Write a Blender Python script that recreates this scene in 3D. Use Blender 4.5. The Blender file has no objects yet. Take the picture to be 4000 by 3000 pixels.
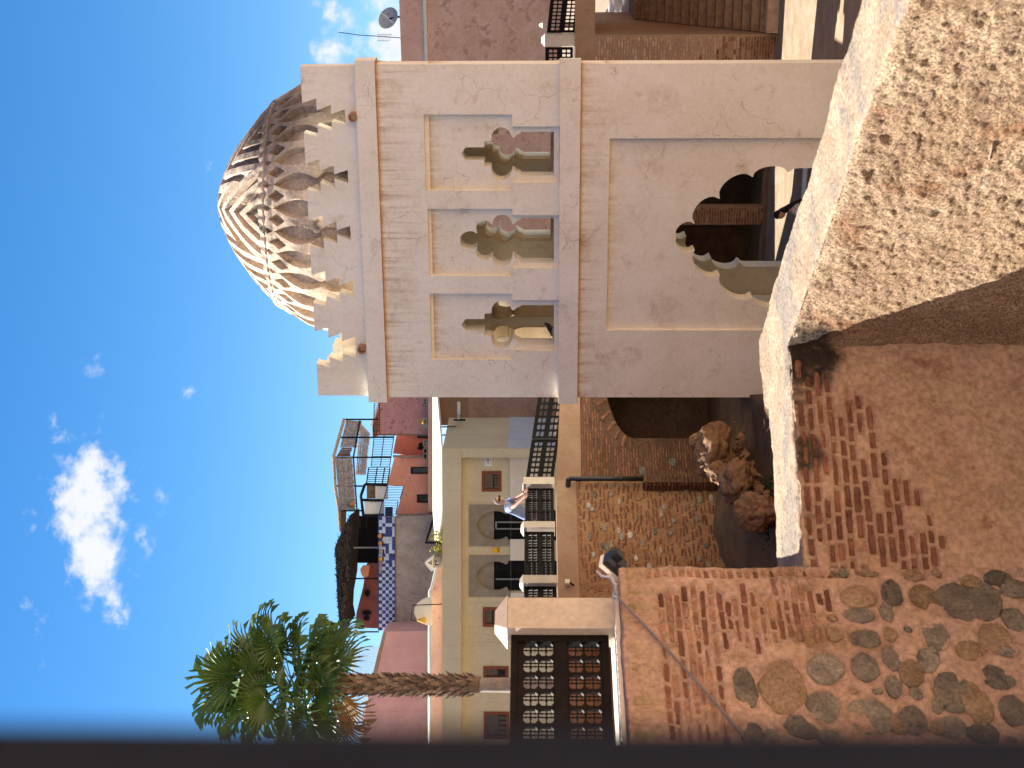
import bpy, math, random
from math import sin, cos, tan, pi, atan, atan2, sqrt, radians, hypot, exp
from mathutils import Vector, Matrix, noise
from mathutils.geometry import tessellate_polygon
random.seed(7)
sc = bpy.context.scene
col = sc.collection

# ---------------------------------------------------------------- camera, sky, sun, exposure
FPX, VH = 5500.0, 2085.0                 # focal length and horizon of the photograph, in its pixels
PITCH = atan((VH - 2000) / FPX)
cam = bpy.data.cameras.new('camera'); cam.sensor_width = 36; cam.lens = 36 * FPX / 4000
cam.clip_start = .02; cam.clip_end = 2000
cam.dof.use_dof = True; cam.dof.focus_distance = 24; cam.dof.aperture_fstop = 5.0
camo = bpy.data.objects.new('camera', cam); col.objects.link(camo); sc.camera = camo
fw = Vector((0, cos(PITCH), sin(PITCH))); up = Vector((0, -sin(PITCH), cos(PITCH)))
camo.matrix_world = Matrix((( 0, 1, 0, 0), (-up.y, 0, -fw.y, 0), (-up.z, 0, -fw.z, 0), (0, 0, 0, 1)))
SUN = Vector((-1.1, .63, 1.26)).normalized()
sun = bpy.data.lights.new('sun', 'SUN'); sun.energy = 4.2; sun.angle = radians(.5); sun.color = (1, .93, .82)
suno = bpy.data.objects.new('sun', sun); col.objects.link(suno)
suno.rotation_euler = SUN.to_track_quat('Z', 'Y').to_euler()
sc.view_settings.view_transform = 'Standard'; sc.view_settings.look = 'None'
sc.view_settings.exposure = 2.1; sc.view_settings.gamma = 1
sc.cycles.max_bounces = 8; sc.cycles.diffuse_bounces = 5

class NT:
    def __init__(s, tree): s.t = tree
    def n(s, ty, ins={}, **kw):
        nd = s.t.nodes.new('ShaderNode' + ty)
        for k, v in kw.items(): setattr(nd, k, v)
        for k, v in ins.items():
            if isinstance(v, bpy.types.NodeSocket): s.t.links.new(v, nd.inputs[k])
            else: nd.inputs[k].default_value = v
        return nd
    def m(s, op, a, b=0.0, c=0.0, clamp=False):
        return s.n('Math', {0: a, 1: b, 2: c}, operation=op, use_clamp=clamp).outputs[0]
    def noise(s, v, scale, detail=5, rough=.55, dist=0):
        return s.n('TexNoise', {'Vector': v, 'Scale': scale, 'Detail': detail, 'Roughness': rough, 'Distortion': dist}).outputs[0]
    def ramp(s, x, a, b):
        return s.n('MapRange', {0: x, 1: a, 2: b, 3: 0.0, 4: 1.0}, interpolation_type='SMOOTHSTEP').outputs[0]
    def mix(s, f, a, b, bt='MIX'):
        nd = s.n('Mix', data_type='RGBA', blend_type=bt)
        for k, v in ((0, f), (6, a), (7, b)):
            if isinstance(v, bpy.types.NodeSocket): s.t.links.new(v, nd.inputs[k])
            else: nd.inputs[k].default_value = (*v, 1) if isinstance(v, tuple) and len(v) == 3 else v
        return nd.outputs[2]
    def mapv(s, v, rotz=0, scale=(1, 1, 1), loc=(0, 0, 0)):
        r = s.n('Mapping', {0: v, 1: loc, 2: (0, 0, rotz)}).outputs[0]
        return s.n('Mapping', {0: r, 3: scale}).outputs[0]

# sky: Nishita plus clouds placed by direction
w = bpy.data.worlds.new('World'); sc.world = w; w.use_nodes = True
q = NT(w.node_tree); w.node_tree.nodes.clear()
sky = q.n('TexSky', sky_type='NISHITA', sun_disc=False, sun_elevation=math.asin(SUN.z), sun_rotation=atan2(SUN.x, SUN.y),
          altitude=1500, air_density=1.0, dust_density=.15, ozone_density=2.2)
tint = q.n('HueSaturation', {'Saturation': 1.34, 'Value': .82, 'Color': sky.outputs[0]}).outputs[0]
gen = q.n('TexCoord').outputs['Generated']
sx = q.n('SeparateXYZ', {0: gen})
yy = q.m('MAXIMUM', sx.outputs[1], .05)
px = q.m('DIVIDE', sx.outputs[0], yy); pz = q.m('DIVIDE', sx.outputs[2], yy)
pv = q.n('CombineXYZ', {0: px, 1: pz, 2: 0.0}).outputs[0]
fb = q.noise(pv, 26, 9, .62, .3)
fine = q.noise(q.mapv(pv, .5, (85, 95, 1)), 1, 8, .6, .2)
front = q.ramp(sx.outputs[1], .05, .3)
dens = None
#         raw x, raw y, half size along the horizon, half height, tilt, strength
for (rx, ry, a, b, tl, st) in [(330, 1990, 210, 125, .12, 1.25), (360, 2160, 190, 105, .30, 1.2), (420, 2300, 170, 70, .4, .9), (430, 1900, 140, 110, .2, .7), (345, 1790, 90, 80, .2, .8), (150, 2500, 110, 60, .1, .42), (215, 1650, 110, 45, 0, .5), (400, 1640, 80, 45, .3, .5),
        (110, 2050, 80, 35, 0, .46), (540, 1840, 90, 60, .4, .48), (620, 1960, 80, 40, .3, .48), (560, 2100, 90, 50, .2, .5), (100, 2390, 80, 60, 0, .42), (360, 1450, 80, 45, 0, .42), (730, 1550, 70, 40, 0, .42), (820, 660, 80, 40, 0, .3),
        (1325, 60, 115, 85, .5, .85), (1290, 200, 110, 75, -.2, 1.0), (1370, 130, 130, 75, .2, .62), (1535, 170, 160, 110, .2, 1.0), (1490, -50, 130, 90, 0, .8), (1230, 130, 40, 30, 0, .4), (1180, 250, 40, 25, 0, .3)]:
    wx = (3000 - ry - 1500) / FPX; wz = (VH - rx) / FPX * 1.0
    dx = q.m('SUBTRACT', px, wx); dz = q.m('SUBTRACT', pz, wz)
    rx_ = q.m('ADD', q.m('MULTIPLY', dx, cos(tl)), q.m('MULTIPLY', dz, sin(tl)))
    rz_ = q.m('SUBTRACT', q.m('MULTIPLY', dz, cos(tl)), q.m('MULTIPLY', dx, sin(tl)))
    e1 = q.m('DIVIDE', rx_, a / FPX); e2 = q.m('DIVIDE', rz_, b / FPX)
    rr = q.m('ADD', q.m('MULTIPLY', e1, e1), q.m('MULTIPLY', e2, e2))
    bl = q.m('MULTIPLY', q.m('EXPONENT', q.m('MULTIPLY', rr, -.8)), st)
    dens = bl if dens is None else q.m('MAXIMUM', dens, bl)
tex = q.m('ADD', q.m('MULTIPLY', fb, .7), q.m('MULTIPLY', fine, .62))
cl = q.m('ADD', dens, q.m('MULTIPLY', q.m('SUBTRACT', tex, .68), 2.15))
cl = q.m('MULTIPLY', q.m('MULTIPLY', q.ramp(cl, .3, 1.05), q.ramp(dens, .03, .3)), front)
bg1 = q.n('Background', {0: tint, 1: .05}); bg2 = q.n('Background', {0: (.93, .96, 1.0, 1), 1: .235})
mx = q.n('MixShader', {0: cl, 1: bg1.outputs[0], 2: bg2.outputs[0]})
q.n('OutputWorld', {0: mx.outputs[0]})

# ---------------------------------------------------------------- helpers
def ray(rx, ry):
    r = (1500 - ry) / FPX; t = (2000 - rx) / FPX
    Y = cos(PITCH) - sin(PITCH) * t; Z = sin(PITCH) + cos(PITCH) * t
    return Vector((r / Y, 1, Z / Y))
def at(rx, ry, Y): return ray(rx, ry) * Y
def proj(p):
    d = p.y * cos(PITCH) + p.z * sin(PITCH); t = p.z * cos(PITCH) - p.y * sin(PITCH)
    return 2000 - FPX * t / d, 1500 - FPX * p.x / d
class Fr:
    """an upright plane: s along it, z up, o out towards its front"""
    def __init__(f, x, y, deg):
        a = radians(deg); f.P = Vector((x, y, 0)); f.e = Vector((cos(a), sin(a), 0)); f.n = Vector((sin(a), -cos(a), 0)); f.a = a
    def pt(f, s, z, o=0): 
        p = f.P + f.e * s + f.n * o; p.z = z; return p
    def hit(f, rx, ry, o=0):
        d = ray(rx, ry); k = ((f.P + f.n * o).dot(f.n)) / d.dot(f.n); p = d * k
        return (p - f.P).dot(f.e), p.z
    def s(f, rx, ry, o=0): return f.hit(rx, ry, o)[0]
    def z(f, rx, ry, o=0): return f.hit(rx, ry, o)[1]
class MB:
    def __init__(b): b.v = []; b.f = []
    def add(b, vs, fs):
        k = len(b.v); b.v += [tuple(p) for p in vs]; b.f += [tuple(i + k for i in f) for f in fs]
    def box(b, fr, s0, s1, z0, z1, o0, o1):
        if s0 > s1: s0, s1 = s1, s0
        if z0 > z1: z0, z1 = z1, z0
        if o0 < o1: o0, o1 = o1, o0
        P = fr.pt
        b.add([P(s0, z0, o0), P(s1, z0, o0), P(s1, z1, o0), P(s0, z1, o0), P(s0, z0, o1), P(s1, z0, o1), P(s1, z1, o1), P(s0, z1, o1)],
              [(0, 1, 2, 3), (5, 4, 7, 6), (1, 5, 6, 2), (4, 0, 3, 7), (3, 2, 6, 7), (4, 5, 1, 0)])
    def rbox(b, fr, x0, x1, y0, y1, o0, o1):           # box from a rectangle seen on the plane
        a = fr.hit(x0, y1); c = fr.hit(x1, y0); b.box(fr, a[0], c[0], c[1], a[1], o0, o1)
    def prism(b, fr, outer, holes, o0, o1):
        loops = []
        for i, L in enumerate([outer] + holes):
            A = sum(L[j][0] * L[(j + 1) % len(L)][1] - L[(j + 1) % len(L)][0] * L[j][1] for j in range(len(L)))
            loops.append(list(L) if (A > 0) == (i == 0) else list(reversed(L)))
        tri = tessellate_polygon([[Vector((x, z, 0)) for x, z in L] for L in loops])
        flat = [p for L in loops for p in L]; n = len(flat)
        vs = [fr.pt(x, z, o0) for x, z in flat] + [fr.pt(x, z, o1) for x, z in flat]; fs = []
        for t in tri:
            a, c, d = [flat[i] for i in t]
            ar = (c[0] - a[0]) * (d[1] - a[1]) - (d[0] - a[0]) * (c[1] - a[1])
            if abs(ar) < 1e-10: continue
            t = tuple(t) if ar > 0 else tuple(reversed(t))
            fs.append(t); fs.append(tuple(i + n for i in reversed(t)))
        k = 0
        for L in loops:
            for j in range(len(L)):
                a, c = k + j, k + (j + 1) % len(L); fs.append((c, a, a + n, c + n))
            k += len(L)
        b.add(vs, fs)
    def tube(b, pts, r, seg=6, cap=True):
        pts = [Vector(p) for p in pts]; n = len(pts); vs = []; fs = []
        rs = r if isinstance(r, (list, tuple)) else [r] * n
        for i, p in enumerate(pts):
            d = (pts[min(i + 1, n - 1)] - pts[max(i - 1, 0)]).normalized()
            a = d.orthogonal().normalized() if i == 0 else (a - d * a.dot(d)).normalized()
            c = d.cross(a)
            for j in range(seg): t = 2 * pi * j / seg; vs.append(p + (a * cos(t) + c * sin(t)) * rs[i])
        for i in range(n - 1):
            for j in range(seg):
                k = (j + 1) % seg; fs.append((i * seg + j, i * seg + k, (i + 1) * seg + k, (i + 1) * seg + j))
        if cap: fs.append(tuple(range(seg - 1, -1, -1))); fs.append(tuple((n - 1) * seg + j for j in range(seg)))
        b.add(vs, fs)
    def lathe(b, c, prof, seg=16, sq=None):
        c = Vector(c); vs = []; fs = []; n = len(prof)
        for r, z in prof:
            for j in range(seg): t = 2 * pi * (j + .5) / seg; vs.append(c + Vector((r * cos(t), r * sin(t), z)))
        for i in range(n - 1):
            for j in range(seg):
                k = (j + 1) % seg; fs.append((i * seg + j, i * seg + k, (i + 1) * seg + k, (i + 1) * seg + j))
        fs.append(tuple(range(seg - 1, -1, -1))); fs.append(tuple((n - 1) * seg + j for j in range(seg)))
        b.add(vs, fs)
    def mesh(b, name, m=None, smooth=False):
        me = bpy.data.meshes.new(name); me.from_pydata(b.v, [], b.f)
        if m: me.materials.append(m)
        if smooth: me.polygons.foreach_set('use_smooth', [True] * len(me.polygons))
        me.update(); return me
    def ob(b, name, m, parent=None, smooth=False, **kw): return obj(name, b.mesh(name, m, smooth), parent, **kw)
def obj(name, me, parent=None, label=None, cat=None, group=None, kind=None, mat4=None, lift=True):
    o = bpy.data.objects.new(name, me); col.objects.link(o)
    if mat4 is not None: o.matrix_basis = mat4
    if parent is not None:
        o.parent = parent
        if lift:                                       # mesh is in world space: undo the chain of parents
            o.matrix_parent_inverse = world(parent).inverted()
    for k, v in (('label', label), ('category', cat), ('group', group), ('kind', kind)):
        if v: o[k] = v
    return o
def world(p):
    return p.matrix_basis.copy() if p.parent is None else world(p.parent) @ p.matrix_parent_inverse @ p.matrix_basis
def thing(name, label, cat, loc=(0, 0, 0), group=None, rotz=0):
    o = obj(name, None, None, label, cat, group); o.location = loc; o.rotation_euler = (0, 0, rotz)
    o.matrix_basis = Matrix.Translation(loc) @ Matrix.Rotation(rotz, 4, 'Z'); return o
def kids(o): return [c for c in bpy.data.objects if c.parent == o]
def copy_tree(o, m4, label=None):
    def rec(a, par):
        c = a.copy(); col.objects.link(c)
        if par is not None: c.parent = par
        for ch in CH.get(a.name, []) or kids(a): rec(ch, c)
        return c
    r = rec(o, None); r.matrix_basis = m4
    if label: r['label'] = label
    return r
CH = {}

def material(name, ca, cb=None, scale=1.5, cc=None, csc=6, cth=.58, cw=.1, bump=.35, bs=25, rough=.92, rand=0, metal=0, local=False,
             streak=None, fine=.12, cracks=0, stains=None, spec=.25, ang=0, detail=8, bdist=.02, pits=None, blobs=()):
    M = bpy.data.materials.new(name); M.use_nodes = True; q = NT(M.node_tree); bs_ = M.node_tree.nodes['Principled BSDF']
    v = q.n('TexCoord').outputs['Object'] if local else q.n('NewGeometry').outputs['Position']
    c = ca
    if rand:
        oi = q.n('ObjectInfo').outputs['Random']
        v = q.n('VectorMath', {0: v, 1: q.n('CombineXYZ', {0: q.m('MULTIPLY', oi, 37.0), 1: q.m('MULTIPLY', oi, 91.0), 2: 0.0}).outputs[0]}, operation='ADD').outputs[0]
    if cb: c = q.mix(q.ramp(q.noise(v, scale, 6, .6, .2), .34, .66), ca, cb)
    if cc: c = q.mix(q.ramp(q.noise(v, csc, 7, .65, .4), cth, cth + cw), c, cc)
    if streak:
        sv = q.mapv(v, -ang, (5, 5, .22))
        st = q.m('MULTIPLY', q.ramp(q.noise(sv, 1.6, 6, .65), .5, .75), streak[1])
        c = q.mix(st, c, streak[0])
    if stains:
        z = q.n('SeparateXYZ', {0: v}).outputs[2]
        sv = q.mapv(v, -ang, (7, 7, .3)); sn = q.noise(sv, 1.3, 6, .7); low = q.noise(v, .7, 4)
        for (zl, ln, colr, amt, thr) in stains:
            d = q.m('SUBTRACT', zl, z)
            g = q.m('MULTIPLY', q.n('MapRange', {0: d, 1: ln, 2: 0.0, 3: 0.0, 4: 1.0}).outputs[0], q.m('GREATER_THAN', d, -.004))
            g = q.m('MULTIPLY', g, g)
            f = q.m('MULTIPLY', g, q.m('ADD', q.ramp(sn, thr, thr + .3), q.ramp(low, .6, .8)), clamp=True)
            c = q.mix(q.m('MULTIPLY', f, amt, clamp=True), c, colr)
    for (cx, rad, colr, amt, csc_) in blobs:            # lichen and soot patches with ragged edges
        dd = q.n('VectorMath', {0: v, 1: cx}, operation='DISTANCE').outputs[1]
        g = q.m('ADD', q.ramp(dd, rad, rad * .25), q.m('MULTIPLY', q.m('SUBTRACT', q.noise(v, csc_, 7, .7), .5), 1.5))
        rag = q.ramp(q.noise(v, csc_ * 1.7, 6, .7), .36, .58) if csc_ < 7 else 1.0
        c = q.mix(q.m('MULTIPLY', q.m('MULTIPLY', q.m('MULTIPLY', q.ramp(g, .35, 1.0), q.ramp(dd, rad * 1.15, rad * .4)), amt), rag), c, colr)
    fn = q.noise(v, bs, detail, .65)
    if fine: c = q.mix(fine * 1.0, c, q.mix(q.ramp(fn, .3, .7), (.12, .09, .07), (1, .95, .88)), 'OVERLAY')
    h = fn
    if cracks:
        vo = q.n('TexVoronoi', {'Vector': q.n('VectorMath', {0: v, 1: q.n('VectorMath', {0: q.n('TexNoise', {'Vector': v, 'Scale': 2.2, 'Detail': 5}).outputs[1], 3: .55}, operation='SCALE').outputs[0]}, operation='ADD').outputs[0], 'Scale': 1.15}, feature='DISTANCE_TO_EDGE').outputs[0]
        vo2 = q.n('TexVoronoi', {'Vector': q.n('VectorMath', {0: v, 1: q.n('VectorMath', {0: q.n('TexNoise', {'Vector': v, 'Scale': 5.0, 'Detail': 5}).outputs[1], 3: .3}, operation='SCALE').outputs[0]}, operation='ADD').outputs[0], 'Scale': 3.6}, feature='DISTANCE_TO_EDGE').outputs[0]
        k1 = q.m('MULTIPLY', q.ramp(vo, .009, .002), q.ramp(q.noise(v, .8, 3), .5, .6))
        k2 = q.m('MULTIPLY', q.ramp(vo2, .016, .003), q.ramp(q.noise(v, 1.4, 3), .54, .64))
        k = q.m('MAXIMUM', k1, k2)
        c = q.mix(q.m('MULTIPLY', k, cracks), c, (.16, .11, .085)); h = q.m('SUBTRACT', h, k)
    if pits:
        pn = q.noise(v, pits[0], 6, .7, .6); pk = q.ramp(pn, pits[1], pits[1] - .1)
        c = q.mix(q.m('MULTIPLY', pk, pits[3]), c, pits[2]); h = q.m('SUBTRACT', h, q.m('MULTIPLY', pk, .9))
    if rand:
        c = q.n('HueSaturation', {'Hue': .5, 'Saturation': 1.0, 'Value': q.m('ADD', 1 - rand, q.m('MULTIPLY', oi, 2 * rand)), 'Color': c}).outputs[0] if isinstance(c, bpy.types.NodeSocket) else \
            q.n('HueSaturation', {'Value': q.m('ADD', 1 - rand, q.m('MULTIPLY', oi, 2 * rand)), 'Color': (*c, 1)}).outputs[0]
    if isinstance(c, bpy.types.NodeSocket): M.node_tree.links.new(c, bs_.inputs['Base Color'])
    else: bs_.inputs['Base Color'].default_value = (*c, 1)
    if bump:
        bn = q.n('Bump', {'Strength': bump, 'Distance': bdist, 'Height': h}).outputs[0]; M.node_tree.links.new(bn, bs_.inputs['Normal'])
    bs_.inputs['Roughness'].default_value = rough; bs_.inputs['Metallic'].default_value = metal; bs_.inputs['Specular IOR Level'].default_value = spec
    return M
def fbm(x, y, z=0, o=4): return noise.fractal(Vector((x, y, z)), 1.0, 2.0, o)
# ---------------------------------------------------------------- materials
PSI = 19.75
kf0 = Fr(-.2845, 30.10, -PSI)
def spot(x, y): return tuple(kf0.pt(*kf0.hit(x, y)))
ORA = (.42, .2, .06); BRN = (.2, .12, .08)
m_plaster = material('plaster', (.745, .70, .575), (.81, .77, .665), .9, (.62, .545, .425), 2.0, .55, .2, bump=.26, bs=14, fine=.16, cracks=.38, ang=radians(-PSI),
    stains=[(3.13, .11, ORA, .9, .2), (3.13, 1.5, (.40, .25, .165), 1.0, .44), (-.93, .09, ORA, .9, .2), (-.93, .8, (.48, .31, .18), .9, .42), (4.7, .9, (.36, .28, .23), .5, .45)],
    blobs=[(spot(2600, 1215), .75, (.50, .40, .28), 0.34, 3), (spot(2540, 640), .7, (.52, .43, .32), 0.32, 3), (spot(2590, 400), .6, (.50, .40, .29), 0.29, 3.5), (spot(1740, 860), .55, (.80, .76, .67), 0.34, 4), (spot(1900, 1130), .5, (.80, .76, .67), 0.29, 4), (spot(2450, 1380), .6, (.55, .45, .36), 0.25, 3), (spot(1560, 1130), .8, (.48, .34, .25), 0.25, 3.5), (spot(2220, 900), .5, (.50, .38, .30), 0.25, 5), (spot(2225, 1200), .6, (.50, .38, .30), 0.25, 5)])
m_recess = material('recessed_plaster', (.745, .70, .575), (.81, .77, .665), .9, (.62, .545, .425), 2.0, .55, .2, bump=.26, bs=14, fine=.16, cracks=.38, ang=radians(-PSI),
    stains=[(-1.42, .16, ORA, .85, .25), (-1.42, .6, (.5, .33, .17), .7, .38), (2.1, .14, ORA, .75, .25), (2.1, .5, (.52, .37, .2), .6, .35), (3.13, .11, ORA, .9, .2), (3.13, 1.5, (.40, .25, .165), 1.0, .44), (-.93, .09, ORA, .9, .2), (-.93, .8, (.48, .31, .18), .9, .42), (4.7, .9, (.36, .28, .23), .5, .45)],
    blobs=[(spot(2600, 1215), .75, (.50, .40, .28), 0.34, 3), (spot(2540, 640), .7, (.52, .43, .32), 0.32, 3), (spot(2590, 400), .6, (.50, .40, .29), 0.29, 3.5), (spot(1740, 860), .55, (.80, .76, .67), 0.34, 4), (spot(1900, 1130), .5, (.80, .76, .67), 0.29, 4), (spot(2450, 1380), .6, (.55, .45, .36), 0.25, 3), (spot(1560, 1130), .8, (.48, .34, .25), 0.25, 3.5), (spot(2220, 900), .5, (.50, .38, .30), 0.25, 5), (spot(2225, 1200), .6, (.50, .38, .30), 0.25, 5)])
m_inner = material('inner_plaster', (.66, .53, .37), (.72, .59, .43), 1.2, (.34, .26, .18), 3, .62, .15, bump=.2, bs=14)
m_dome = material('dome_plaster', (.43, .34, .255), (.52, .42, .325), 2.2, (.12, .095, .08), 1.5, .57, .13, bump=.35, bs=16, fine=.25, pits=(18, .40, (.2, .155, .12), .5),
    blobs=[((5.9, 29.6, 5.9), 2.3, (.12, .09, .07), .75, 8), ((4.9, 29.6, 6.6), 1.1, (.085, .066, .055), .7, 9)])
m_carved = material('carved_plaster', (.3, .2, .13), (.5, .38, .26), 6, bump=.5, bs=20)
m_clay = material('terracotta', (.36, .17, .1), (.45, .23, .14), 6, bump=.2)
m_black = material('dark_void', (.006, .005, .005), bump=0, fine=0)

# ---------------------------------------------------------------- the domed pavilion
XL, YL, KW, KD = -.2845, 30.10, 7.0, 6.6
GZ = -6.7
kf = Fr(XL, YL, -PSI)
cR = kf.pt(KW, 0); kr = Fr(cR.x, cR.y, 77.6)               # the plan narrows slightly towards the back
cB = kr.pt(KD, 0); cL = kf.pt(0, 0, -KD); dB = cL - cB; KB = dB.length; kb = Fr(cB.x, cB.y, math.degrees(atan2(dB.y, dB.x)))
kl = Fr(cL.x, cL.y, 270 - PSI)
K = thing('domed_pavilion', 'tall plastered pavilion with sawtooth parapet and carved dome, standing in the pit', 'pavilion', kf.pt(KW / 2, GZ, -KD / 2))

def arc(p, r, b, n=9, pw=.6):
    """points from p to r bulging by b to the left of the way (outwards)"""
    d = (r[0] - p[0], r[1] - p[1]); L = hypot(*d); nx, ny = -d[1] / L, d[0] / L; out = []
    for i in range(1, n + 1):
        t = i / n; k = b * (sin(pi * t) ** pw if i < n else 0); tt = .5 - .5 * cos(pi * t)
        tt = .6 * t + .4 * tt
        out.append((p[0] + d[0] * tt + nx * k, p[1] + d[1] * tt + ny * k))
    return out
def half(seq):
    """half outline (raw x, half width) going down; ('a', x, hw, bulge) is a lobe"""
    pts = []
    for t in seq:
        if t[0] == 'a': pts += arc(pts[-1], (t[1], t[2]), t[3])
        else: pts.append(t)
    return pts
H1 = half([(1802, 0), (1818, 25), (1892, 26), (1892, 49), (1919, 50), ('a', 2001, 63, 47), (2004, 63), (2011, 66), (2015, 72), (2023, 77), (2034, 79), (2034, 86), (2166, 86)])
H2 = half([(1797, 0), ('a', 1862, 25, 22), (1863, 29), ('a', 1922, 62, 34), ('a', 2002, 64, 39), (2005, 64), (2012, 68), (2017, 75), (2026, 80), (2034, 82), (2034, 90), (2166, 90)])
HA = half([(2642, 0), ('a', 2714, 50, 30), ('a', 2812, 149, 46), ('a', 2940, 234, 44), ('a', 3079, 252, 33), (3083, 256), (3090, 258), (3096, 266), (3120, 269), (3290, 270)])
def opening(fr, H, cy, o, k=1.0, zend=None):
    R = [fr.hit(x, cy - h * k, o) for x, h in H]; L = [fr.hit(x, cy + h * k, o) for x, h in reversed(H) if h > 0]
    pts = R + L
    if zend is not None:
        n = len(R) - 1; pts[n] = (pts[n][0], zend); pts[n + 1] = (pts[n + 1][0], zend)
    return pts
OB = -.11
win_front = [opening(kf, H1, 601, OB), opening(kf, H2, 939, OB, .985), opening(kf, H1, 1269, OB, .9)]
arch_front = opening(kf, HA, 926, OB, 1, GZ + .02)
def panel(x0, y0, y1, ya, yb):
    zt = kf.z(x0, (y0 + y1) / 2); zm = kf.z(2001, (y0 + y1) / 2); zb = kf.z(2180, (y0 + y1) / 2) - .04
    return [(kf.s(x0, y1), zt), (kf.s(x0, y0), zt), (kf.s(2001, y0), zm), (kf.s(2001, ya), zm), (kf.s(2180, ya), zb), (kf.s(2180, yb), zb), (kf.s(2001, yb), zm), (kf.s(2001, y1), zm)]
panels = [panel(1659, 447, 744, 494, 713), panel(1674, 816, 1078, 841, 1048), panel(1682, 1147, 1405, 1172, 1369)]
zp = kf.z(2375, 915)
low = [(kf.s(2382, 541), zp), (kf.s(2366, 1290), zp), (kf.s(2366, 1290), GZ + .01), (kf.s(2382, 541), GZ + .01)]
ZC, ZS = 3.13, -.93                                     # undersides of the cornice and of the string course
ZCT = 3.53
b = MB(); b.prism(kf, [(0, GZ), (KW, GZ), (KW, ZC + .2), (0, ZC + .2)], panels + [low], 0, OB)
b.ob('facing', m_plaster, K)
b = MB(); b.prism(kf, [(.002, GZ), (KW - .002, GZ), (KW - .002, ZC + .2), (.002, ZC + .2)], win_front + [arch_front], OB - .001, -.55)
b.ob('front_wall', m_recess, K)
# the other three walls: the same window and arch outlines, placed by their own measures
def rel(poly):
    c = sum(p[0] for p in poly) / len(poly); return [(p[0] - c, p[1]) for p in poly]
w1, w2, wa = rel(win_front[0]), rel(win_front[1]), rel(arch_front)
def moved(poly, s, k=1): return [(p[0] * k + s, p[1]) for p in poly]
T = .55
BWN = [(w1, kb.s(2050, 1196, -.55)), (w2, kb.s(2050, 858, -.55)), (w1, kb.s(2050, 552, -.55))]
BWN = [(w, KB - (KB - s)) for w, s in BWN]
for fr, L, nm, ws, sa in ((kr, KD, 'side_wall', [(w1, 1.75), (w1, 4.85)], 3.3), (kl, KD, 'side_wall', [(w1, 1.75), (w1, 4.85)], 3.3), (kb, KB, 'back_wall', BWN, 3.1)):
    a, c = (T + .002, L - T - .2) if fr is kr else (T + .1, L - T - .002) if fr is kl else (0, L)
    b = MB(); b.prism(fr, [(a, GZ), (c, GZ), (c, ZC + .2), (a, ZC + .2)], [moved(p, s, 1.45 if fr is not kb else .82) for p, s in ws] + [moved(wa, sa, .7 if fr is kr else 1.25)], -.003, -T)
    b.ob(nm, m_plaster, K)
# ledge at the foot of the upper storey, cornice and roof
def ring(b, z0, z1, out, inn):
    b.box(kf, -out, KW + out, z0, z1, out, -inn); b.box(kb, -out, KB + out, z0 + .002, z1 - .002, out, -inn)
    b.box(kr, inn + .001, KD - .1, z0 + .004, z1 - .004, out, -inn); b.box(kl, .1, KD - inn - .001, z0 + .004, z1 - .004, out, -inn)
b = MB(); ring(b, ZS, kf.z(2180, 900) - .02, .11, .02); b.ob('string_course', m_plaster, K)
b = MB(); ring(b, ZC, ZCT, .085, .45); b.ob('cornice', m_plaster, K)
b = MB()
for p in win_front:                                     # window seats
    xs = [t[0] for t in p]; zb = min(t[1] for t in p); b.box(kf, min(xs) - .14, max(xs) + .14, zb - .09, zb + .012, .02 + OB, -.7)
b.ob('window_sill', m_plaster, K)
DC = kf.pt(KW / 2 + .02, 0, -3.05)
b = MB(); circ = [(KW / 2 + .02 + 2.5 * cos(t * pi / 20), 2.5 * sin(t * pi / 20)) for t in range(40)]
class Flat(Fr):
    def pt(f, s, z, o=0): p = f.P + f.e * s + f.n * z; p.z = o; return p
fl = Flat(kf.pt(0, 0, -3.05).x, kf.pt(0, 0, -3.05).y, -PSI)
b.prism(fl, [(.1, -3.3), (KW - .75, -3.3), (KW - .1, 2.9), (.1, 2.9)], [circ], 3.7, 3.3); b.ob('roof_slab', m_plaster, K)
# parapet and its sawtooth merlons
ZM = (3.77, 4.05, 4.335, 4.62)
PO, PI_ = -.03, -.36
b = MB()
b.box(kf, .02, KW - .02, ZCT, ZM[0], PO, PI_); b.box(kb, .02, KB - .02, ZCT, ZM[0], PO, PI_)
b.box(kr, .37, KD - .37, ZCT, ZM[0], PO, PI_); b.box(kl, .37, KD - .37, ZCT, ZM[0], PO, PI_)
b.ob('parapet', m_plaster, K)
lev = [(.535, .44), (.462, .352), (.315, .225)]         # half widths at the foot ... of each tier: top wider than bottom
def merl(c, left=True, right=True, edge=None):
    R = []
    for i, (wt, wb) in enumerate(lev): R += [(wb, ZM[i]), (wt, ZM[i + 1])]
    pts = [(c + x, z) for x, z in R] + [(c - x, z) for x, z in reversed(R)]
    if edge is not None:
        s0, sg = edge; pts = [(s0, ZM[0])] + [(s0 + sg * (x + .41), z) for x, z in R] + [(s0, ZM[3])]
    return pts
def merlon(fr, pts): 
    b = MB(); b.prism(fr, pts, [], PO, PI_); return b.ob('merlon', m_plaster, K)
for cy in (580, 801, 1019, 1240):
    merlon(kf, merl(kf.s(1250, cy)))
merlon(kf, merl(0, edge=(KW - .03, -1))); merlon(kf, merl(0, edge=(.03, 1)))
for fr, L in ((kr, KD), (kl, KD)):
    for c in (1.55, 2.72, 3.88, 5.05): merlon(fr, merl(c))
    for e in ((.37, 1), (L - .37, -1)):
        merlon(fr, [(s, z) for s, z in merl(0, edge=(e[0], e[1]))] if True else None)
for c in (1.2, 2.4, 3.6, 4.8): merlon(kb, merl(c))
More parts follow.
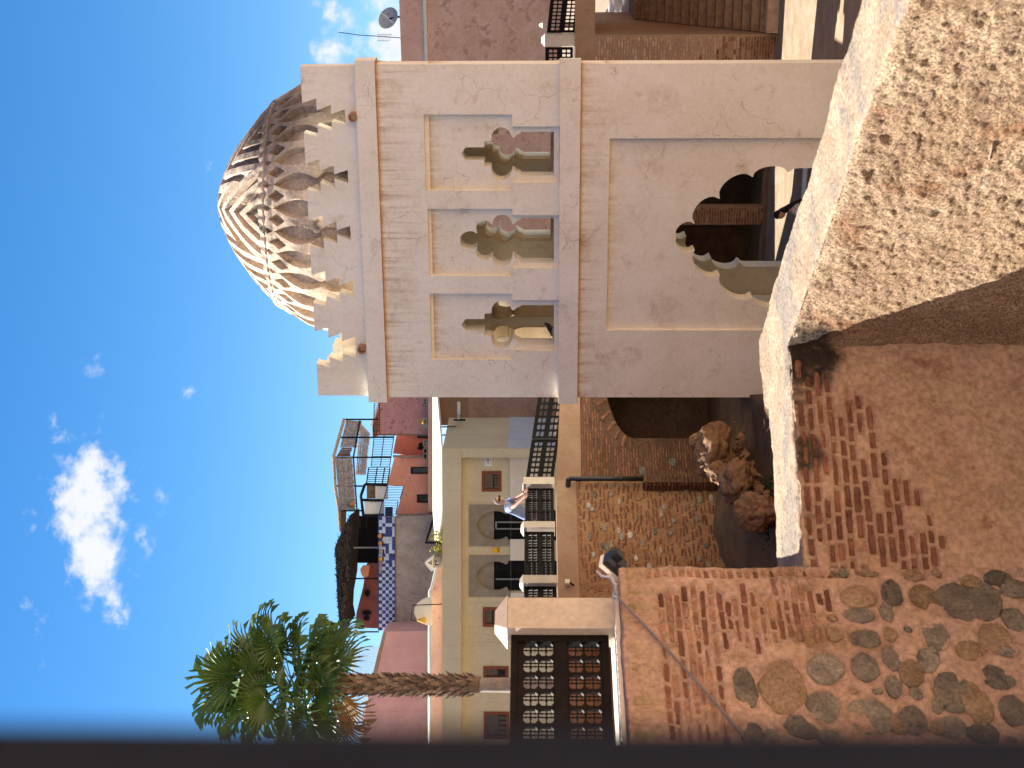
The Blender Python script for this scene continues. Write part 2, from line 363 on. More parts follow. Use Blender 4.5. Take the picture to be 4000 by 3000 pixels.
# rain spouts
for (x, y) in ((1380, 455), (1415, 1360)):
    s, z = kf.hit(x, y); p = kf.pt(s, z, .12); d = -kf.n
    b = MB(); n = 20; vs = []; fs = []
    ax = kf.e; uz = Vector((0, 0, 1))
    for r, o in ((.095, 0), (.095, .5), (.07, .5), (.07, 0)):
        for j in range(n): t = 2 * pi * j / n; vs.append(p + d * o + ax * r * cos(t) + uz * r * sin(t))
    for i in range(4):
        for j in range(n): k = (j + 1) % n; fs.append((i * n + j, ((i + 1) % 4) * n + j, ((i + 1) % 4) * n + k, i * n + k))
    b.add(vs, fs); o = b.ob('rain_spout', m_clay, K)
    b = MB(); b.tube([p + d * .3, p + d * .34], .07, 16); b.ob('bore', m_black, o)
# dome: profile swept round with its carved network cut into the surface
prof = [(2.9, 3.6), (2.9, 4.3), (2.8, 4.9), (2.57, 5.33), (2.3, 5.72), (1.99, 6.06), (1.63, 6.37), (1.08, 6.75), (.62, 6.98), (.27, 7.1), (.0, 7.13)]
def catmull(P, n):
    out = []
    for i in range(len(P) - 1):
        p0, p1, p2, p3 = P[max(i - 1, 0)], P[i], P[i + 1], P[min(i + 2, len(P) - 1)]
        for k in range(n):
            t = k / n; out.append(tuple(.5 * (2 * p1[j] + (p2[j] - p0[j]) * t + (2 * p0[j] - 5 * p1[j] + 4 * p2[j] - p3[j]) * t * t + (3 * p1[j] - p0[j] - 3 * p2[j] + p3[j]) * t ** 3) for j in (0, 1)))
    out.append(P[-1]); return out
def resample(P, n):
    d = [0]
    for i in range(1, len(P)): d.append(d[-1] + hypot(P[i][0] - P[i - 1][0], P[i][1] - P[i - 1][1]))
    out = []; k = 0
    for i in range(n):
        t = d[-1] * i / (n - 1)
        while k < len(d) - 2 and d[k + 1] < t: k += 1
        u = (t - d[k]) / max(d[k + 1] - d[k], 1e-9); out.append((P[k][0] + (P[k + 1][0] - P[k][0]) * u, P[k][1] + (P[k + 1][1] - P[k][1]) * u))
    return out
NP, NTH = 250, 960
PR = resample(catmull(prof, 10), NP)
def sm(a, c, x): t = min(1, max(0, (x - a) / (c - a))); return t * t * (3 - 2 * t)
ZB = 5.7
TH0 = -1.727
def relief(th, z, r):
    x = ((th - TH0) / (2 * pi / 32)); x = x - math.floor(x + .5)      # -.5 .. .5 within one almond
    if z < ZB - .02:
        d = 0
        t = (z - 4.42) / (5.42 - 4.42)
        if -.02 < t < 1.02:
            wv = .335 * max(0, 1 - abs(2 * t - 1) ** 1.9)
            d = max(d, .17 * sm(-.008, .012, wv - abs(x)) if t > 0 else 0)
            if wv - abs(x) < 0: d = max(d, .0)
        if z < 4.5:                                                     # foot of each almond widens to a vase
            wv = .10 + .22 * min(1, max(0, (4.45 - z) / .16)); d = max(d, .11 * sm(-.01, .02, wv - abs(x)))
        y = abs(x) - .5
        kx = abs(y) / .25 + abs(z - 5.37) / .185
        d = max(d, .19 * sm(1.02, .94, kx))
        k2 = abs(x) / .13 + abs(z - 5.585) / .09
        d = max(d, .10 * sm(1.02, .85, k2))
        if z > 5.48: d -= .02 * sin(pi * min(1, (z - 5.48) / .2))
        return -d
    if z < ZB + .09: return .03 + .015 * sin(th * 64)
    # seven-pointed star of nested zigzags
    a = (th + 1.80) / (2 * pi / 7); a = a - math.floor(a + .5)
    L = (z - ZB) / (7.13 - ZB); rr = hypot(r, 0) / 2.3                       # 1 at the band, 0 at the top
    g = rr * 1.0 + .0
    zz = (1 - g) + .62 * g * (abs(a) * 2)
    f = (zz * 5.2 + .1) % 1.0
    d = .15 * sm(.48, .53, f) * sm(1.0, .96, f)
    if g < .16: d = 0
    return -d + .02 * sm(.06, .0, abs(abs(a) - .5)) * g
vs = []; fs = []
for i, (r, z) in enumerate(PR):
    a = PR[max(i - 1, 0)]; c = PR[min(i + 1, NP - 1)]; tx, tz = c[0] - a[0], c[1] - a[1]; l = hypot(tx, tz); nr, nz = tz / l, -tx / l
    for j in range(NTH):
        th = 2 * pi * j / NTH
        h = relief(th, z, r) if r > .05 else 0
        h += .012 * fbm(r * cos(th) * 3, r * sin(th) * 3, z * 3)
        R = r + nr * h
        vs.append((DC.x + R * cos(th), DC.y + R * sin(th), z + nz * h))
for i in range(NP - 1):
    for j in range(NTH):
        k = (j + 1) % NTH; fs.append((i * NTH + j, i * NTH + k, (i + 1) * NTH + k, (i + 1) * NTH + j))
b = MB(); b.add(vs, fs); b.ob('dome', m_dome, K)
# inside: lobed arches standing in front of the walls under the dome, and a carved frieze
def grown(poly, k, up_):
    z0 = min(p[1] for p in poly); return [(p[0] * k, z0 + (p[1] - z0) * up_) for p in poly]
for fr, ws in ((kb, BWN), (kl, [(w1, 1.75), (w1, 4.85)]), (kr, [(w1, 1.75), (w1, 4.85)])):
    for w_, s in ws:
        k0 = .84 if fr is kb else 1.47
        b = MB(); b.prism(fr, moved(grown(w_, k0 * 1.2, 1.12), s), [[(x, z + .012) for x, z in moved(w_, s, k0)]], -T - .002, -T - .26); b.ob('archivolt', m_inner, K)
b = MB()
for k in range(40):                                      # scrolls of the carved frieze
    c = kb.pt(3.1 + (k % 20 - 10) * .15, 2.0 + (k // 20) * .22, -T - .36)
    b.tube([c + kb.e * (.07 * cos(t * .7)) * (1 - t / 14) + Vector((0, 0, .07 * sin(t * .7) * (1 - t / 14))) for t in range(11)], .018, 5)
b.ob('carved_frieze', m_carved, K, kind='stuff')
m_floor = material('shade_toned_floor', (.16, .11, .08), (.22, .16, .12), 3, bump=.3)  # shade inside the pavilion is darkened into the floor colour
b = MB(); b.add([kf.pt(.0, GZ + .006, 3), kf.pt(KW + 3, GZ + .006, 3), kr.pt(KD * .93, GZ + .006, -3.5), kl.pt(.5, GZ + .006, 0)], [(0, 1, 2, 3)]) if False else b.add([kf.pt(.1, GZ + .006, 0), kf.pt(KW - .1, GZ + .006, 0), kr.pt(KD - .05, GZ + .006, -.05), kl.pt(.05, GZ + .006, -.05)], [(0, 1, 2, 3)])
b.ob('floor', m_floor, K)
# ---------------------------------------------------------------- ground
m_earth = material('earth', (.075, .045, .026), (.115, .07, .042), 1.2, (.045, .032, .02), 3, .55, .2, bump=.8, bs=9)
m_pave = material('paving', (.20, .15, .10), (.26, .205, .145), 2, (.14, .10, .07), 9, .55, .2, bump=.3, bs=16)
m_street = material('street_stone', (.52, .44, .36), (.6, .52, .44), 1.5, bump=.2)
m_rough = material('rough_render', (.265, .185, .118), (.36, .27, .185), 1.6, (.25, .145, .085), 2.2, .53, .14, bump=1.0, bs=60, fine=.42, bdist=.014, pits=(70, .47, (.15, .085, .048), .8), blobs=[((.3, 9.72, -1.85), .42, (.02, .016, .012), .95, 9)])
m_cap = material('smooth_render', (.235, .178, .125), (.285, .228, .17), 2.2, (.185, .162, .14), 1.7, .50, .1, bump=.6, bs=40, fine=.45, pits=(52, .43, (.17, .125, .09), .7))
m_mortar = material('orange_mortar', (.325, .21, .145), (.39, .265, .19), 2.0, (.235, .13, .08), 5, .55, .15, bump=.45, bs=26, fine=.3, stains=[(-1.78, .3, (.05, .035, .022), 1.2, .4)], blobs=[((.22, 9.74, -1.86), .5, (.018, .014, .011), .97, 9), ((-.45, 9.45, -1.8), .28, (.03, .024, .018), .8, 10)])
m_mortar2 = material('pink_mortar', (.335, .222, .168), (.415, .29, .225), 2.2, (.21, .135, .08), 2.0, .53, .16, bump=.5, bs=28, fine=.3, stains=[(-.6, .5, (.2, .17, .07), 1.1, .4)])
m_brick = material('old_brick', (.155, .07, .047), (.24, .115, .078), 9, (.09, .046, .034), 20, .6, .15, bump=.6, bs=60, rand=.25, fine=.3)
m_brickt = material('tan_brick', (.32, .21, .14), (.42, .29, .2), 8, bump=.5, bs=40, rand=.25)
m_brickd = material('dusty_brick', (.27, .145, .098), (.36, .215, .155), 8, (.2, .1, .07), 14, .55, .15, bump=.5, bs=40, rand=.2, fine=.3)
m_stone = material('rubble_stone', (.125, .112, .095), (.20, .176, .145), 7, (.078, .074, .067), 13, .55, .12, bump=.7, bs=45, rand=.38, fine=.35)
m_stoneb = material('brown_stone', (.20, .14, .09), (.27, .195, .13), 7, (.11, .08, .055), 13, .58, .12, bump=.7, bs=45, rand=.25, fine=.35)
b = MB(); g = Flat(0, 0, 0); b.add([(-300, -50, GZ), (300, -50, GZ), (300, 400, GZ), (-300, 400, GZ)], [(0, 1, 2, 3)])
b.ob('ground', m_pave, kind='structure', label='brick paving of the sunken court round the pavilion', cat='ground')

def inpoly(x, y, P):
    r = False; j = len(P) - 1
    for i in range(len(P)):
        if (P[i][1] > y) != (P[j][1] > y) and x < (P[j][0] - P[i][0]) * (y - P[i][1]) / (P[j][1] - P[i][1]) + P[i][0]: r = not r
        j = i
    return r
def sweep(b, fr, s0, s1, ds, prof, dp, disp):
    P = []
    for i in range(len(prof) - 1):
        (o0, z0), (o1, z1) = prof[i], prof[i + 1]; n = max(1, int(hypot(o1 - o0, z1 - z0) / dp)); l = hypot(o1 - o0, z1 - z0)
        nn = ((z1 - z0) / l, -(o1 - o0) / l)
        for k in range(n): P.append((o0 + (o1 - o0) * k / n, z0 + (z1 - z0) * k / n, nn, i))
    P.append((*prof[-1], P[-1][2], len(prof) - 2))
    Q = []
    for i, p in enumerate(P):                              # round the arrises
        a = P[max(i - 2, 0)]; c = P[min(i + 2, len(P) - 1)]
        nn = Vector((a[2][0] + p[2][0] + c[2][0], a[2][1] + p[2][1] + c[2][1])).normalized()
        turn = 1 - Vector(a[2]).normalized().dot(Vector(c[2]).normalized())
        dk = min([abs(i - k) for k in range(1, len(P)) if P[k][3] != P[k - 1][3]] or [9]); sh = .013 * max(0, 1 - dk / 2.5) ** 1.5
        Q.append((p[0] - nn.x * sh, p[1] - nn.y * sh, nn, p[3]))
    n = int((s1 - s0) / ds); vs = []; fs = []; m = len(Q)
    for i in range(n + 1):
        s = s0 + (s1 - s0) * i / n
        for (o, z, nn, seg) in Q:
            w_ = fr.pt(s, z, o); d = disp(s, z, w_, seg)
            vs.append(w_ + fr.n * (nn.x * d) + Vector((0, 0, nn.y * d)))
    for i in range(n):
        for j in range(m - 1): fs.append((i * m + j, (i + 1) * m + j, (i + 1) * m + j + 1, i * m + j + 1))
    b.add(vs, fs)
def rgh(p, a=.02, f=4.0): return a * noise.fractal(p * f, 1.0, 2.1, 4)
# ---------------------------------------------------------------- the rough wall on the right of the near pit
C0 = Vector((.267, 9.771, 0)); L1 = Vector((-1.191, 9.166, 0)); HW = -1.75
fR = Fr(C0.x, C0.y, -63.5); fF = Fr(L1.x, L1.y, 22.6); fS = Fr(L1.x, L1.y, 47.7)
RW = thing('rough_wall', 'sunlit wall of coarse pitted render with a flat top along the near pit', 'wall', fR.pt(1.5, -6.7, -.3))
def edge(p, k):                                            # worn, chipped arris
    return rgh(p, .022, 1.5) - k * .05 * max(0, noise.noise(p * 4.3 + Vector((2, 7, 1))) - .12) - k * .02 * max(0, noise.noise(p * 14))
def d_right(s, z, p, seg):
    if seg == 0:
        d = rgh(p, .022, 1.3) + rgh(p, .010, 6)
        k = noise.fractal(p * 17, 1.0, 2.0, 3); k2 = noise.noise(p * 42)
        d += .010 * max(k, -.7) + .007 * k2
        d -= .035 * max(0, noise.noise(p * 6 + Vector((9, 3, 1))) - .38)
        wt = min(1, max(0, (HW - z) / .07)); return d * wt + edge(p, 1 - wt) * (1 - wt)
    o = (p - fR.P).dot(fR.n); wt = min(1, max(0, -o / .06))
    return edge(p, 1 - wt) + wt * (rgh(p, .006, 9) + .004 * noise.noise(p * 38))
b = MB(); sweep(b, fR, -1.02, 3.9, .0115, [(0, -4.2), (0, HW), (-.59, HW)], .0115, d_right)
me = b.mesh('face', m_rough, True); me.materials.append(m_cap)
for p in me.polygons:
    c = p.center
    if c.z > HW - .05 and p.normal.z > .55: p.material_index = 1
obj('face', me, RW)
b = MB(); b.box(fR, -1.02, 3.9, -6.7, -1.85, -.03, -.57); b.box(fR, 3.9, 6, -6.7, -1.8, -.03, -.57); b.ob('core', m_rough, RW)
# a few stones and brick ends that stick out of the render
def piece(seed, kind='brick'):
    rnd = random.Random(seed); b = MB()
    if kind == 'brick':
        nx, nz = 5, 3; V = []
        for j in range(nz):
            for i in range(nx):
                x = -.5 + i / (nx - 1); z = -.5 + j / (nz - 1); ed = max(abs(x), abs(z) ) > .49
                V.append((x + rnd.uniform(-.03, .03), (-.28 if ed else 0) + rnd.uniform(-.14, .14), z + rnd.uniform(-.11, .11)))
        F = [(j * nx + i, j * nx + i + 1, (j + 1) * nx + i + 1, (j + 1) * nx + i) for j in range(nz - 1) for i in range(nx - 1)]
        rim = [i for i in range(nx)] + [nx - 1 + nx * j for j in range(1, nz)] + [nx * (nz - 1) + i for i in range(nx - 2, -1, -1)] + [nx * j for j in range(nz - 2, 0, -1)]
    else:
        N = 13; R = [rnd.uniform(.74, 1.1) for _ in range(N)]; R = [(R[i] * 1.6 + R[i - 1] * .4 + R[(i + 1) % N] * .4) / 2.4 for i in range(N)]
        V = []; F = []
        for ring, (k, y) in enumerate(((1, -.35), (.9, -.02), (.55, .06))):
            for i in range(N):
                t = 2 * pi * i / N; V.append((.5 * R[i] * k * cos(t), y + rnd.uniform(-.12, .12), .5 * R[i] * k * sin(t)))
        for r in range(2):
            for i in range(N): F.append((r * N + i, r * N + (i + 1) % N, (r + 1) * N + (i + 1) % N, (r + 1) * N + i))
        V.append((0, .12, 0)); F += [(2 * N + i, 2 * N + (i + 1) % N, 3 * N) for i in range(N)]; rim = list(range(N))
    k = len(V)
    for i in rim: V.append((V[i][0], -1, V[i][2]))
    for i in range(len(rim)): j = (i + 1) % len(rim); F.append((rim[j], rim[i], k + i, k + j))
    b.add(V, F); return b
BR = {}
def pieces(kind, m, n=6):
    key = (kind, m.name)
    if key not in BR: BR[key] = [piece(100 + i, kind).mesh(kind, m) for i in range(n if kind == 'brick' else 11)]
    return random.choice(BR[key])
def put(name, kind, m, fr, s0, s1, z0, z1, o, dep, par, rot=0, label=None):
    c = fr.pt((s0 + s1) / 2, (z0 + z1) / 2, o); R = Matrix((fr.e, fr.n, Vector((0, 0, 1)))).transposed().to_4x4()
    m4 = Matrix.Translation(c) @ R @ Matrix.Rotation(rot, 4, 'Y') @ Matrix.Diagonal((s1 - s0, dep, z1 - z0, 1))
    return obj(name, pieces(kind, m), par, mat4=m4, label=label)
m_stonep = material('pale_stone', (.25, .21, .165), (.33, .28, .22), 7, bump=.7, bs=45, rand=.2, fine=.3)
for (x, y, hx, hy, mm, kd) in [(3640, 380, 16, 30, m_stone, 'stone'), (3600, 440, 14, 55, m_stone, 'stone'), (3675, 400, 14, 50, m_brick, 'brick'), (3650, 480, 15, 45, m_brick, 'brick'), (3590, 525, 12, 30, m_brick, 'brick'), (3560, 540, 10, 22, m_brick, 'brick'),
        (3835, 720, 55, 40, m_stonep, 'stone'), (3870, 600, 22, 40, m_stonep, 'stone'), (3790, 660, 16, 22, m_stonep, 'stone'), (3740, 330, 30, 45, m_stonep, 'stone'), (3470, 700, 18, 24, m_stonep, 'stone')]:
    a = fR.hit(x - hx, y + hy); c = fR.hit(x + hx, y - hy)
    put('brick' if kd == 'brick' else 'stone', kd, mm, fR, min(a[0], c[0]), max(a[0], c[0]), c[1], a[1], -.004, .03, RW, random.uniform(-.3, .3))

# ---------------------------------------------------------------- the shaded brick wall of the near pit
BW = thing('brick_pit_wall', 'shaded old brick wall patched with orange mortar under a pale sunlit ledge', 'wall', fF.pt(.8, -6.7, -.4))
polyF = [(3105, 1420), (3190, 1440), (3290, 1490), (3390, 1580), (3440, 1700), (3540, 1830), (3610, 1960), (3690, 2110), (3650, 2260), (3080, 2260)]
rectF = []
pz_ = .066
for i in range(26):
    zc = HW - .07 - i * pz_; s = -.12 + random.uniform(-.12, 0)
    while s < 1.55:
        ln = random.choice((.1, .13, .15, .17, .19)) * random.uniform(.85, 1.1); sl = .012 * noise.noise(Vector((s * 2, i * .4, 0)))
        p = proj(fF.pt(s + ln / 2, zc)); k = .9
        if inpoly(p[0], p[1], polyF) and random.random() < k: rectF.append((s, s + ln, zc + sl - .0205, zc + sl + .0205))
        s += ln + .022
def recess(rects, dep, soft=.008):
    gr = {}
    for r in rects:
        for kz in range(int(math.floor((r[2] - .02) / .05)), int(math.floor((r[3] + .02) / .05)) + 1): gr.setdefault(kz, []).append(r)
    def f(s, z):
        d = 0
        for r in gr.get(int(math.floor(z / .05)), ()):
            a = min(s - r[0], r[1] - s, z - r[2], r[3] - z) + soft
            if a > 0: d = max(d, dep * min(1, a / (2 * soft)))
        return d
    return f
rF = recess(rectF, .042)
def d_far(s, z, p, seg):
    if seg == 0:
        wt = min(1, max(0, (HW - z) / .06)); return wt * (rgh(p, .016, 3) + rgh(p, .010, 11) + .004 * noise.noise(p * 40) - rF(s, z)) + (1 - wt) * (edge(p, 1 - wt) - .004)
    wt = min(1, max(0, -(p - fF.P).dot(fF.n) / .06)); return edge(p, 1 - wt) + wt * rgh(p, .006, 12) - .004
b = MB(); sweep(b, fF, -.25, 1.72, .0115, [(0, -4.2), (0, HW), (-.9, HW)], .0115, d_far)
me = b.mesh('face', m_mortar, True); me.materials.append(m_cap)
for p in me.polygons:
    if p.center.z > HW - .06 and p.normal.z > .5: p.material_index = 1
obj('face', me, BW)
b = MB(); b.box(fF, -.2, 1.75, -6.7, HW - .09, -.06, -.88); b.ob('core', m_mortar, BW)
for r in rectF: put('brick', 'brick', m_brick, fF, *r, -.016 + random.uniform(-.010, .008), .05, BW, random.uniform(-.04, .04))

# ---------------------------------------------------------------- the taller stone and brick wall on the left
HL = -.547
LW = thing('stone_retaining_wall', 'tall wall of thin bricks above grey rubble stones below the near balustrade', 'wall', fS.pt(-1, -6.7, -.4))
def lz(zx, zy): return 2300 + .7685 * zx, 2150 + .7685 * zy
stones = []
for (zx, zy, hx, hy, br) in [(800, 700, 50, 112, 0), (990, 690, 98, 140, 1), (1205, 590, 82, 85, 0), (1195, 790, 72, 85, 0), (1405, 440, 75, 48, 0), (1410, 590, 58, 78, 0), (1540, 545, 34, 65, 0), (1535, 420, 28, 38, 1), (1380, 322, 75, 40, 0), (1375, 230, 80, 62, 1),
        (1545, 212, 38, 72, 0), (1518, 305, 25, 55, 0), (1645, 620, 48, 75, 1), (1765, 420, 52, 82, 0), (1710, 232, 62, 70, 1), (1875, 255, 60, 105, 0), (2000, 240, 78, 100, 0), (2165, 185, 62, 50, 0), (2065, 440, 68, 88, 1), (2175, 345, 52, 62, 0), (1940, 500, 64, 56, 1),
        (2090, 630, 78, 70, 0), (1850, 710, 68, 112, 0), (1732, 545, 42, 70, 0), (1440, 840, 98, 105, 0), (1650, 860, 62, 80, 0), (1850, 900, 72, 60, 0), (1975, 770, 50, 120, 1), (2165, 810, 55, 85, 0), (830, 925, 52, 66, 0), (935, 935, 38, 42, 0), (1085, 890, 92, 62, 0), (1225, 945, 62, 42, 0),
        (1555, 690, 32, 62, 0), (2120, 510, 50, 38, 0), (1765, 895, 34, 38, 1), (1575, 880, 34, 55, 1), (1350, 712, 22, 22, 1), (1420, 100, 60, 30, 1), (1950, 150, 50, 34, 1), (2080, 130, 60, 40, 0), (1660, 120, 50, 30, 1), (2010, 930, 70, 60, 0), (1670, 720, 30, 34, 0), (1770, 780, 26, 40, 0), (1250, 420, 34, 40, 1)]:
    a = fS.hit(*lz(zx - hx, zy + hy)); c = fS.hit(*lz(zx + hx, zy - hy))
    gx, gz = abs(a[0] - c[0]) * .06, abs(a[1] - c[1]) * .06
    stones.append((min(a[0], c[0]) - gx, max(a[0], c[0]) + gx, c[1] - gz, a[1] + gz, br))
rs_ = random.Random(3)
for k in range(900):                                      # small stones packed between the big ones
    zx, zy = rs_.uniform(1240, 2210), rs_.uniform(90, 960); hx, hy = rs_.uniform(14, 34), rs_.uniform(16, 44)
    a = fS.hit(*lz(zx - hx, zy + hy)); c = fS.hit(*lz(zx + hx, zy - hy)); q_ = (min(a[0], c[0]), max(a[0], c[0]), c[1], a[1])
    if any(q_[0] < s[1] - .006 and q_[1] > s[0] + .006 and q_[2] < s[3] - .006 and q_[3] > s[2] + .006 for s in stones): continue
    stones.append((*q_, int(rs_.random() < .5)))
    if len(stones) > 120: break
polyS = [(2565, 2190), (3150, 2190), (3260, 2330), (3250, 2440), (3190, 2530), (3090, 2545), (2900, 2560), (2865, 2700), (2850, 2900), (2600, 2900)]
rectS = []; pzs = .053
for i in range(50):
    zc = HL - .05 - i * pzs; s = -2.0 + random.uniform(-.1, 0)
    while s < -.03:
        ln = random.choice((.09, .12, .14, .17, .2)) * random.uniform(.85, 1.1); p = proj(fS.pt(s + ln / 2, zc)); dz = .016 * noise.noise(Vector((s * 2.5, i * .5, 4)))
        if s + ln < -.085 and inpoly(p[0], p[1], polyS) and not any(s + ln > q_[0] - .01 and s < q_[1] + .01 and zc + .02 > q_[2] and zc - .02 < q_[3] for q_ in stones) and random.random() < .95:
            rectS.append((s, s + ln, zc + dz - .0165, zc + dz + .0165))
        s += ln + .016
for i in range(24):
    zc = HL - .2 - i * pzs; rectS.append((-.075 + random.uniform(-.006, .004), -.012, zc - .018, zc + .018))
rS = recess(rectS, .034)
def d_left(s, z, p, seg):
    if seg == 0:
        d = rgh(p, .020, 2.6) + rgh(p, .011, 10) + .004 * noise.noise(p * 40) - rS(s, z)
        for (a, c, e, f_, _) in stones:
            if a < s < c and e < z < f_:
                k = 1 - ((2 * s - a - c) / (c - a)) ** 2 - ((2 * z - e - f_) / (f_ - e)) ** 2
                if k > 0: d -= .022 * min(1, k * 4)
        return d
    return rgh(p, .012, 3) + rgh(p, .004, 14)
b = MB(); sweep(b, fS, -2.3, 0, .0125, [(0, -4.2), (0, HL), (-.1, HL)], .0125, d_left); b.ob('face', m_mortar2, LW, True)
b = MB(); b.box(fS, -4, .01, -6.7, HL - .012, -.035, -.75); b.ob('core', m_mortar2, LW)
for r in rectS: put('brick', 'brick', m_brick if random.random() < .45 else m_brickd, fS, *r, -.008 + random.uniform(-.010, .008), .05, LW, random.uniform(-.06, .06))
for (a, c, e, f_, br) in stones: put('stone', 'stone', m_stoneb if br else m_stone, fS, a, c, e, f_, -.013, .06, LW, random.uniform(-.25, .25), label='brown stone' if br else None)
b = MB(); b.box(Fr(0, 0, 0), -6, 6, -6.7, -1.65, -4.2, 30); b.ob('viewing_terrace', m_street, kind='structure', label='stone terrace the viewer stands on', cat='terrace')

# ---------------------------------------------------------------- excavation floor, boulders
vs = []; fs = []; nx, ny = 70, 150
for i in range(nx + 1):
    for j in range(ny + 1):
        x = -9 + 8.9 * i / nx; y = 12 + 26 * j / ny
        e = 1.1 * exp(-((x + 3.3) / 1.3) ** 2) * exp(-((y - 31) / 4) ** 2)
        z = -4.55 + .10 * fbm(x * .8, y * .8) + .05 * fbm(x * 3, y * 3, 5) + .3 * sm(33, 28, y) * 0 + e * .45
        if i == nx: z = -6.7
        vs.append((x, y, z))
for i in range(nx):
    for j in range(ny): a = i * (ny + 1) + j; fs.append((a, a + ny + 1, a + ny + 2, a + 1))
b = MB(); b.add(vs, fs); b.ob('excavation_floor', m_earth, kind='structure', smooth=True, label='dark earth floor of the excavation left of the pavilion', cat='ground')
m_rock = material('boulder', (.17, .10, .055), (.25, .155, .09), 3, (.17, .11, .065), 5, .55, .15, bump=.7, bs=14, fine=.3)
import bmesh
def rock(c, r, seed, lab):
    bm = bmesh.new(); bmesh.ops.create_icosphere(bm, subdivisions=5, radius=1)
    for v in bm.verts:
        p = v.co * 1.1 + Vector((seed * 7.3, seed * 3.1, 0)); k = 1 + .3 * noise.noise(p) + .2 * noise.fractal(p * 2.0, .8, 2.2, 6) - .12 * abs(noise.noise(p * 3.1))
        v.co = Vector((v.co.x * r[0], v.co.y * r[1], v.co.z * r[2])) * k
    me = bpy.data.meshes.new('boulder'); bm.to_mesh(me); bm.free(); me.materials.append(m_rock); me.polygons.foreach_set('use_smooth', [True] * len(me.polygons))
    o = obj('boulder', me, None, lab, 'boulder', 'boulders lying in the excavation'); o.location = c
for i, (x, y, Y, r, lab) in enumerate([(2800, 1770, 29.0, (.62, .5, .40), 'broad brown boulder heaped with earth, lying nearest the dark archway'), (2745, 1728, 30.2, (.24, .22, .25), 'small rounded boulder on top of the heap beside the dark archway'),
        (2815, 1852, 28.2, (.24, .3, .28), 'lumpy earth boulder in the middle of the row in the pit'), (2880, 1880, 27.2, (.42, .4, .3), 'low rugged boulder between the lumpy one and the big pale one'), (2955, 1995, 26.0, (.36, .34, .36), 'big pale rounded boulder at the left end of the row'),
        (2860, 1930, 27.2, (.2, .2, .16), 'small stone lump tucked behind the big pale boulder')]):
    rock(at(x, y, Y), r, i + 1, lab)
b = MB(); rr_ = random.Random(5)
for k in range(260):                                      # crumbled rubble between the boulders
    t = rr_.random(); x, y = 2790 + 190 * t + rr_.gauss(0, 26), 1735 + 290 * t + rr_.gauss(0, 34); p = at(x, y, 29.3 - 3.2 * t + rr_.uniform(-.4, .6)); p.z = min(p.z, -4.25) + rr_.uniform(-.06, .02)
    r = rr_.uniform(.03, .12); n = 6; T = [p + Vector((rr_.gauss(0, 1), rr_.gauss(0, 1), rr_.gauss(0, .8))).normalized() * r * rr_.uniform(.7, 1.2) for _ in range(8)]
    bm = bmesh.new(); [bm.verts.new(v) for v in T]; h = bmesh.ops.convex_hull(bm, input=bm.verts); bm.verts.index_update()
    vv = [v.co.copy() for v in bm.verts]; b.add(vv, [tuple(v.index for v in f.verts) for f in bm.faces]); bm.free()
b.ob('rubble', m_rock, kind='stuff', label='crumbled brown rubble between the boulders in the pit', cat='rubble')
m_moss = material('moss', (.03, .05, .012), (.06, .08, .025), 8, bump=.8, bs=40)
b = MB()
for k in range(420):
    p = at(random.uniform(2850, 2990), random.uniform(1860, 2150), 26 + random.uniform(0, 3)); p.z = -4.5 + .02
    h = random.uniform(.05, .16); a = random.uniform(0, 6.3); d = Vector((cos(a), sin(a), 0)) * .03
    b.add([p - d, p + d, p + Vector((random.uniform(-.06, .06), random.uniform(-.06, .06), h))], [(0, 1, 2)])
b.ob('weeds', m_moss, kind='stuff', label='sparse green weeds on the dark pit floor', cat='weeds')
# ---------------------------------------------------------------- walls round the excavation, and the street above them
KC = Vector((-2.28, 33.0, 0))
fOL = Fr(KC.x, KC.y, 50.2); fOR = Fr(KC.x, KC.y, 31.0); fPW = Fr(9.64, 38.9, -PSI)
m_stonew = material('white_grey_stone', (.30, .27, .225), (.42, .39, .33), 7, bump=.6, bs=45, rand=.3, fine=.3)
m_ochre = material('ochre_mortar', (.22, .118, .058), (.29, .165, .088), 1.5, (.14, .08, .045), 4, .55, .2, bump=.6, bs=16, fine=.3)
m_umber = material('umber_mortar', (.085, .046, .028), (.13, .072, .044), 1.5, (.05, .032, .022), 3, .55, .2, bump=.6, bs=16, fine=.3)
m_brick2 = material('red_brick', (.15, .065, .038), (.22, .105, .062), 8, bump=.5, bs=40, rand=.3)
m_coping = material('coping', (.26, .16, .10), (.31, .205, .135), 1.2, (.2, .12, .075), 4, .58, .2, bump=.25)
m_white = material('whitewash', (.66, .60, .51), (.72, .67, .58), 2, bump=.1)
OW = thing('ochre_stone_wall', 'ochre rubble wall with scattered pale stones below the man at the railing', 'wall', fOL.pt(-2, -4.6, -.3))
def zw(s): return -.42 + .0 * s
zt_ = fOL.z(2172, 1900)
b = MB(); b.box(fOL, -9, 0, -6.7, fOL.z(2250, 1900), 0, -.5); b.ob('masonry', m_ochre, OW)
b = MB(); b.box(fOL, -9, .06, fOL.z(2250, 1900), zt_, .03, -.5); b.ob('coping', m_coping, OW)
ztop = fOL.z(2250, 1900); n = 0; extra = MB()
i = 0
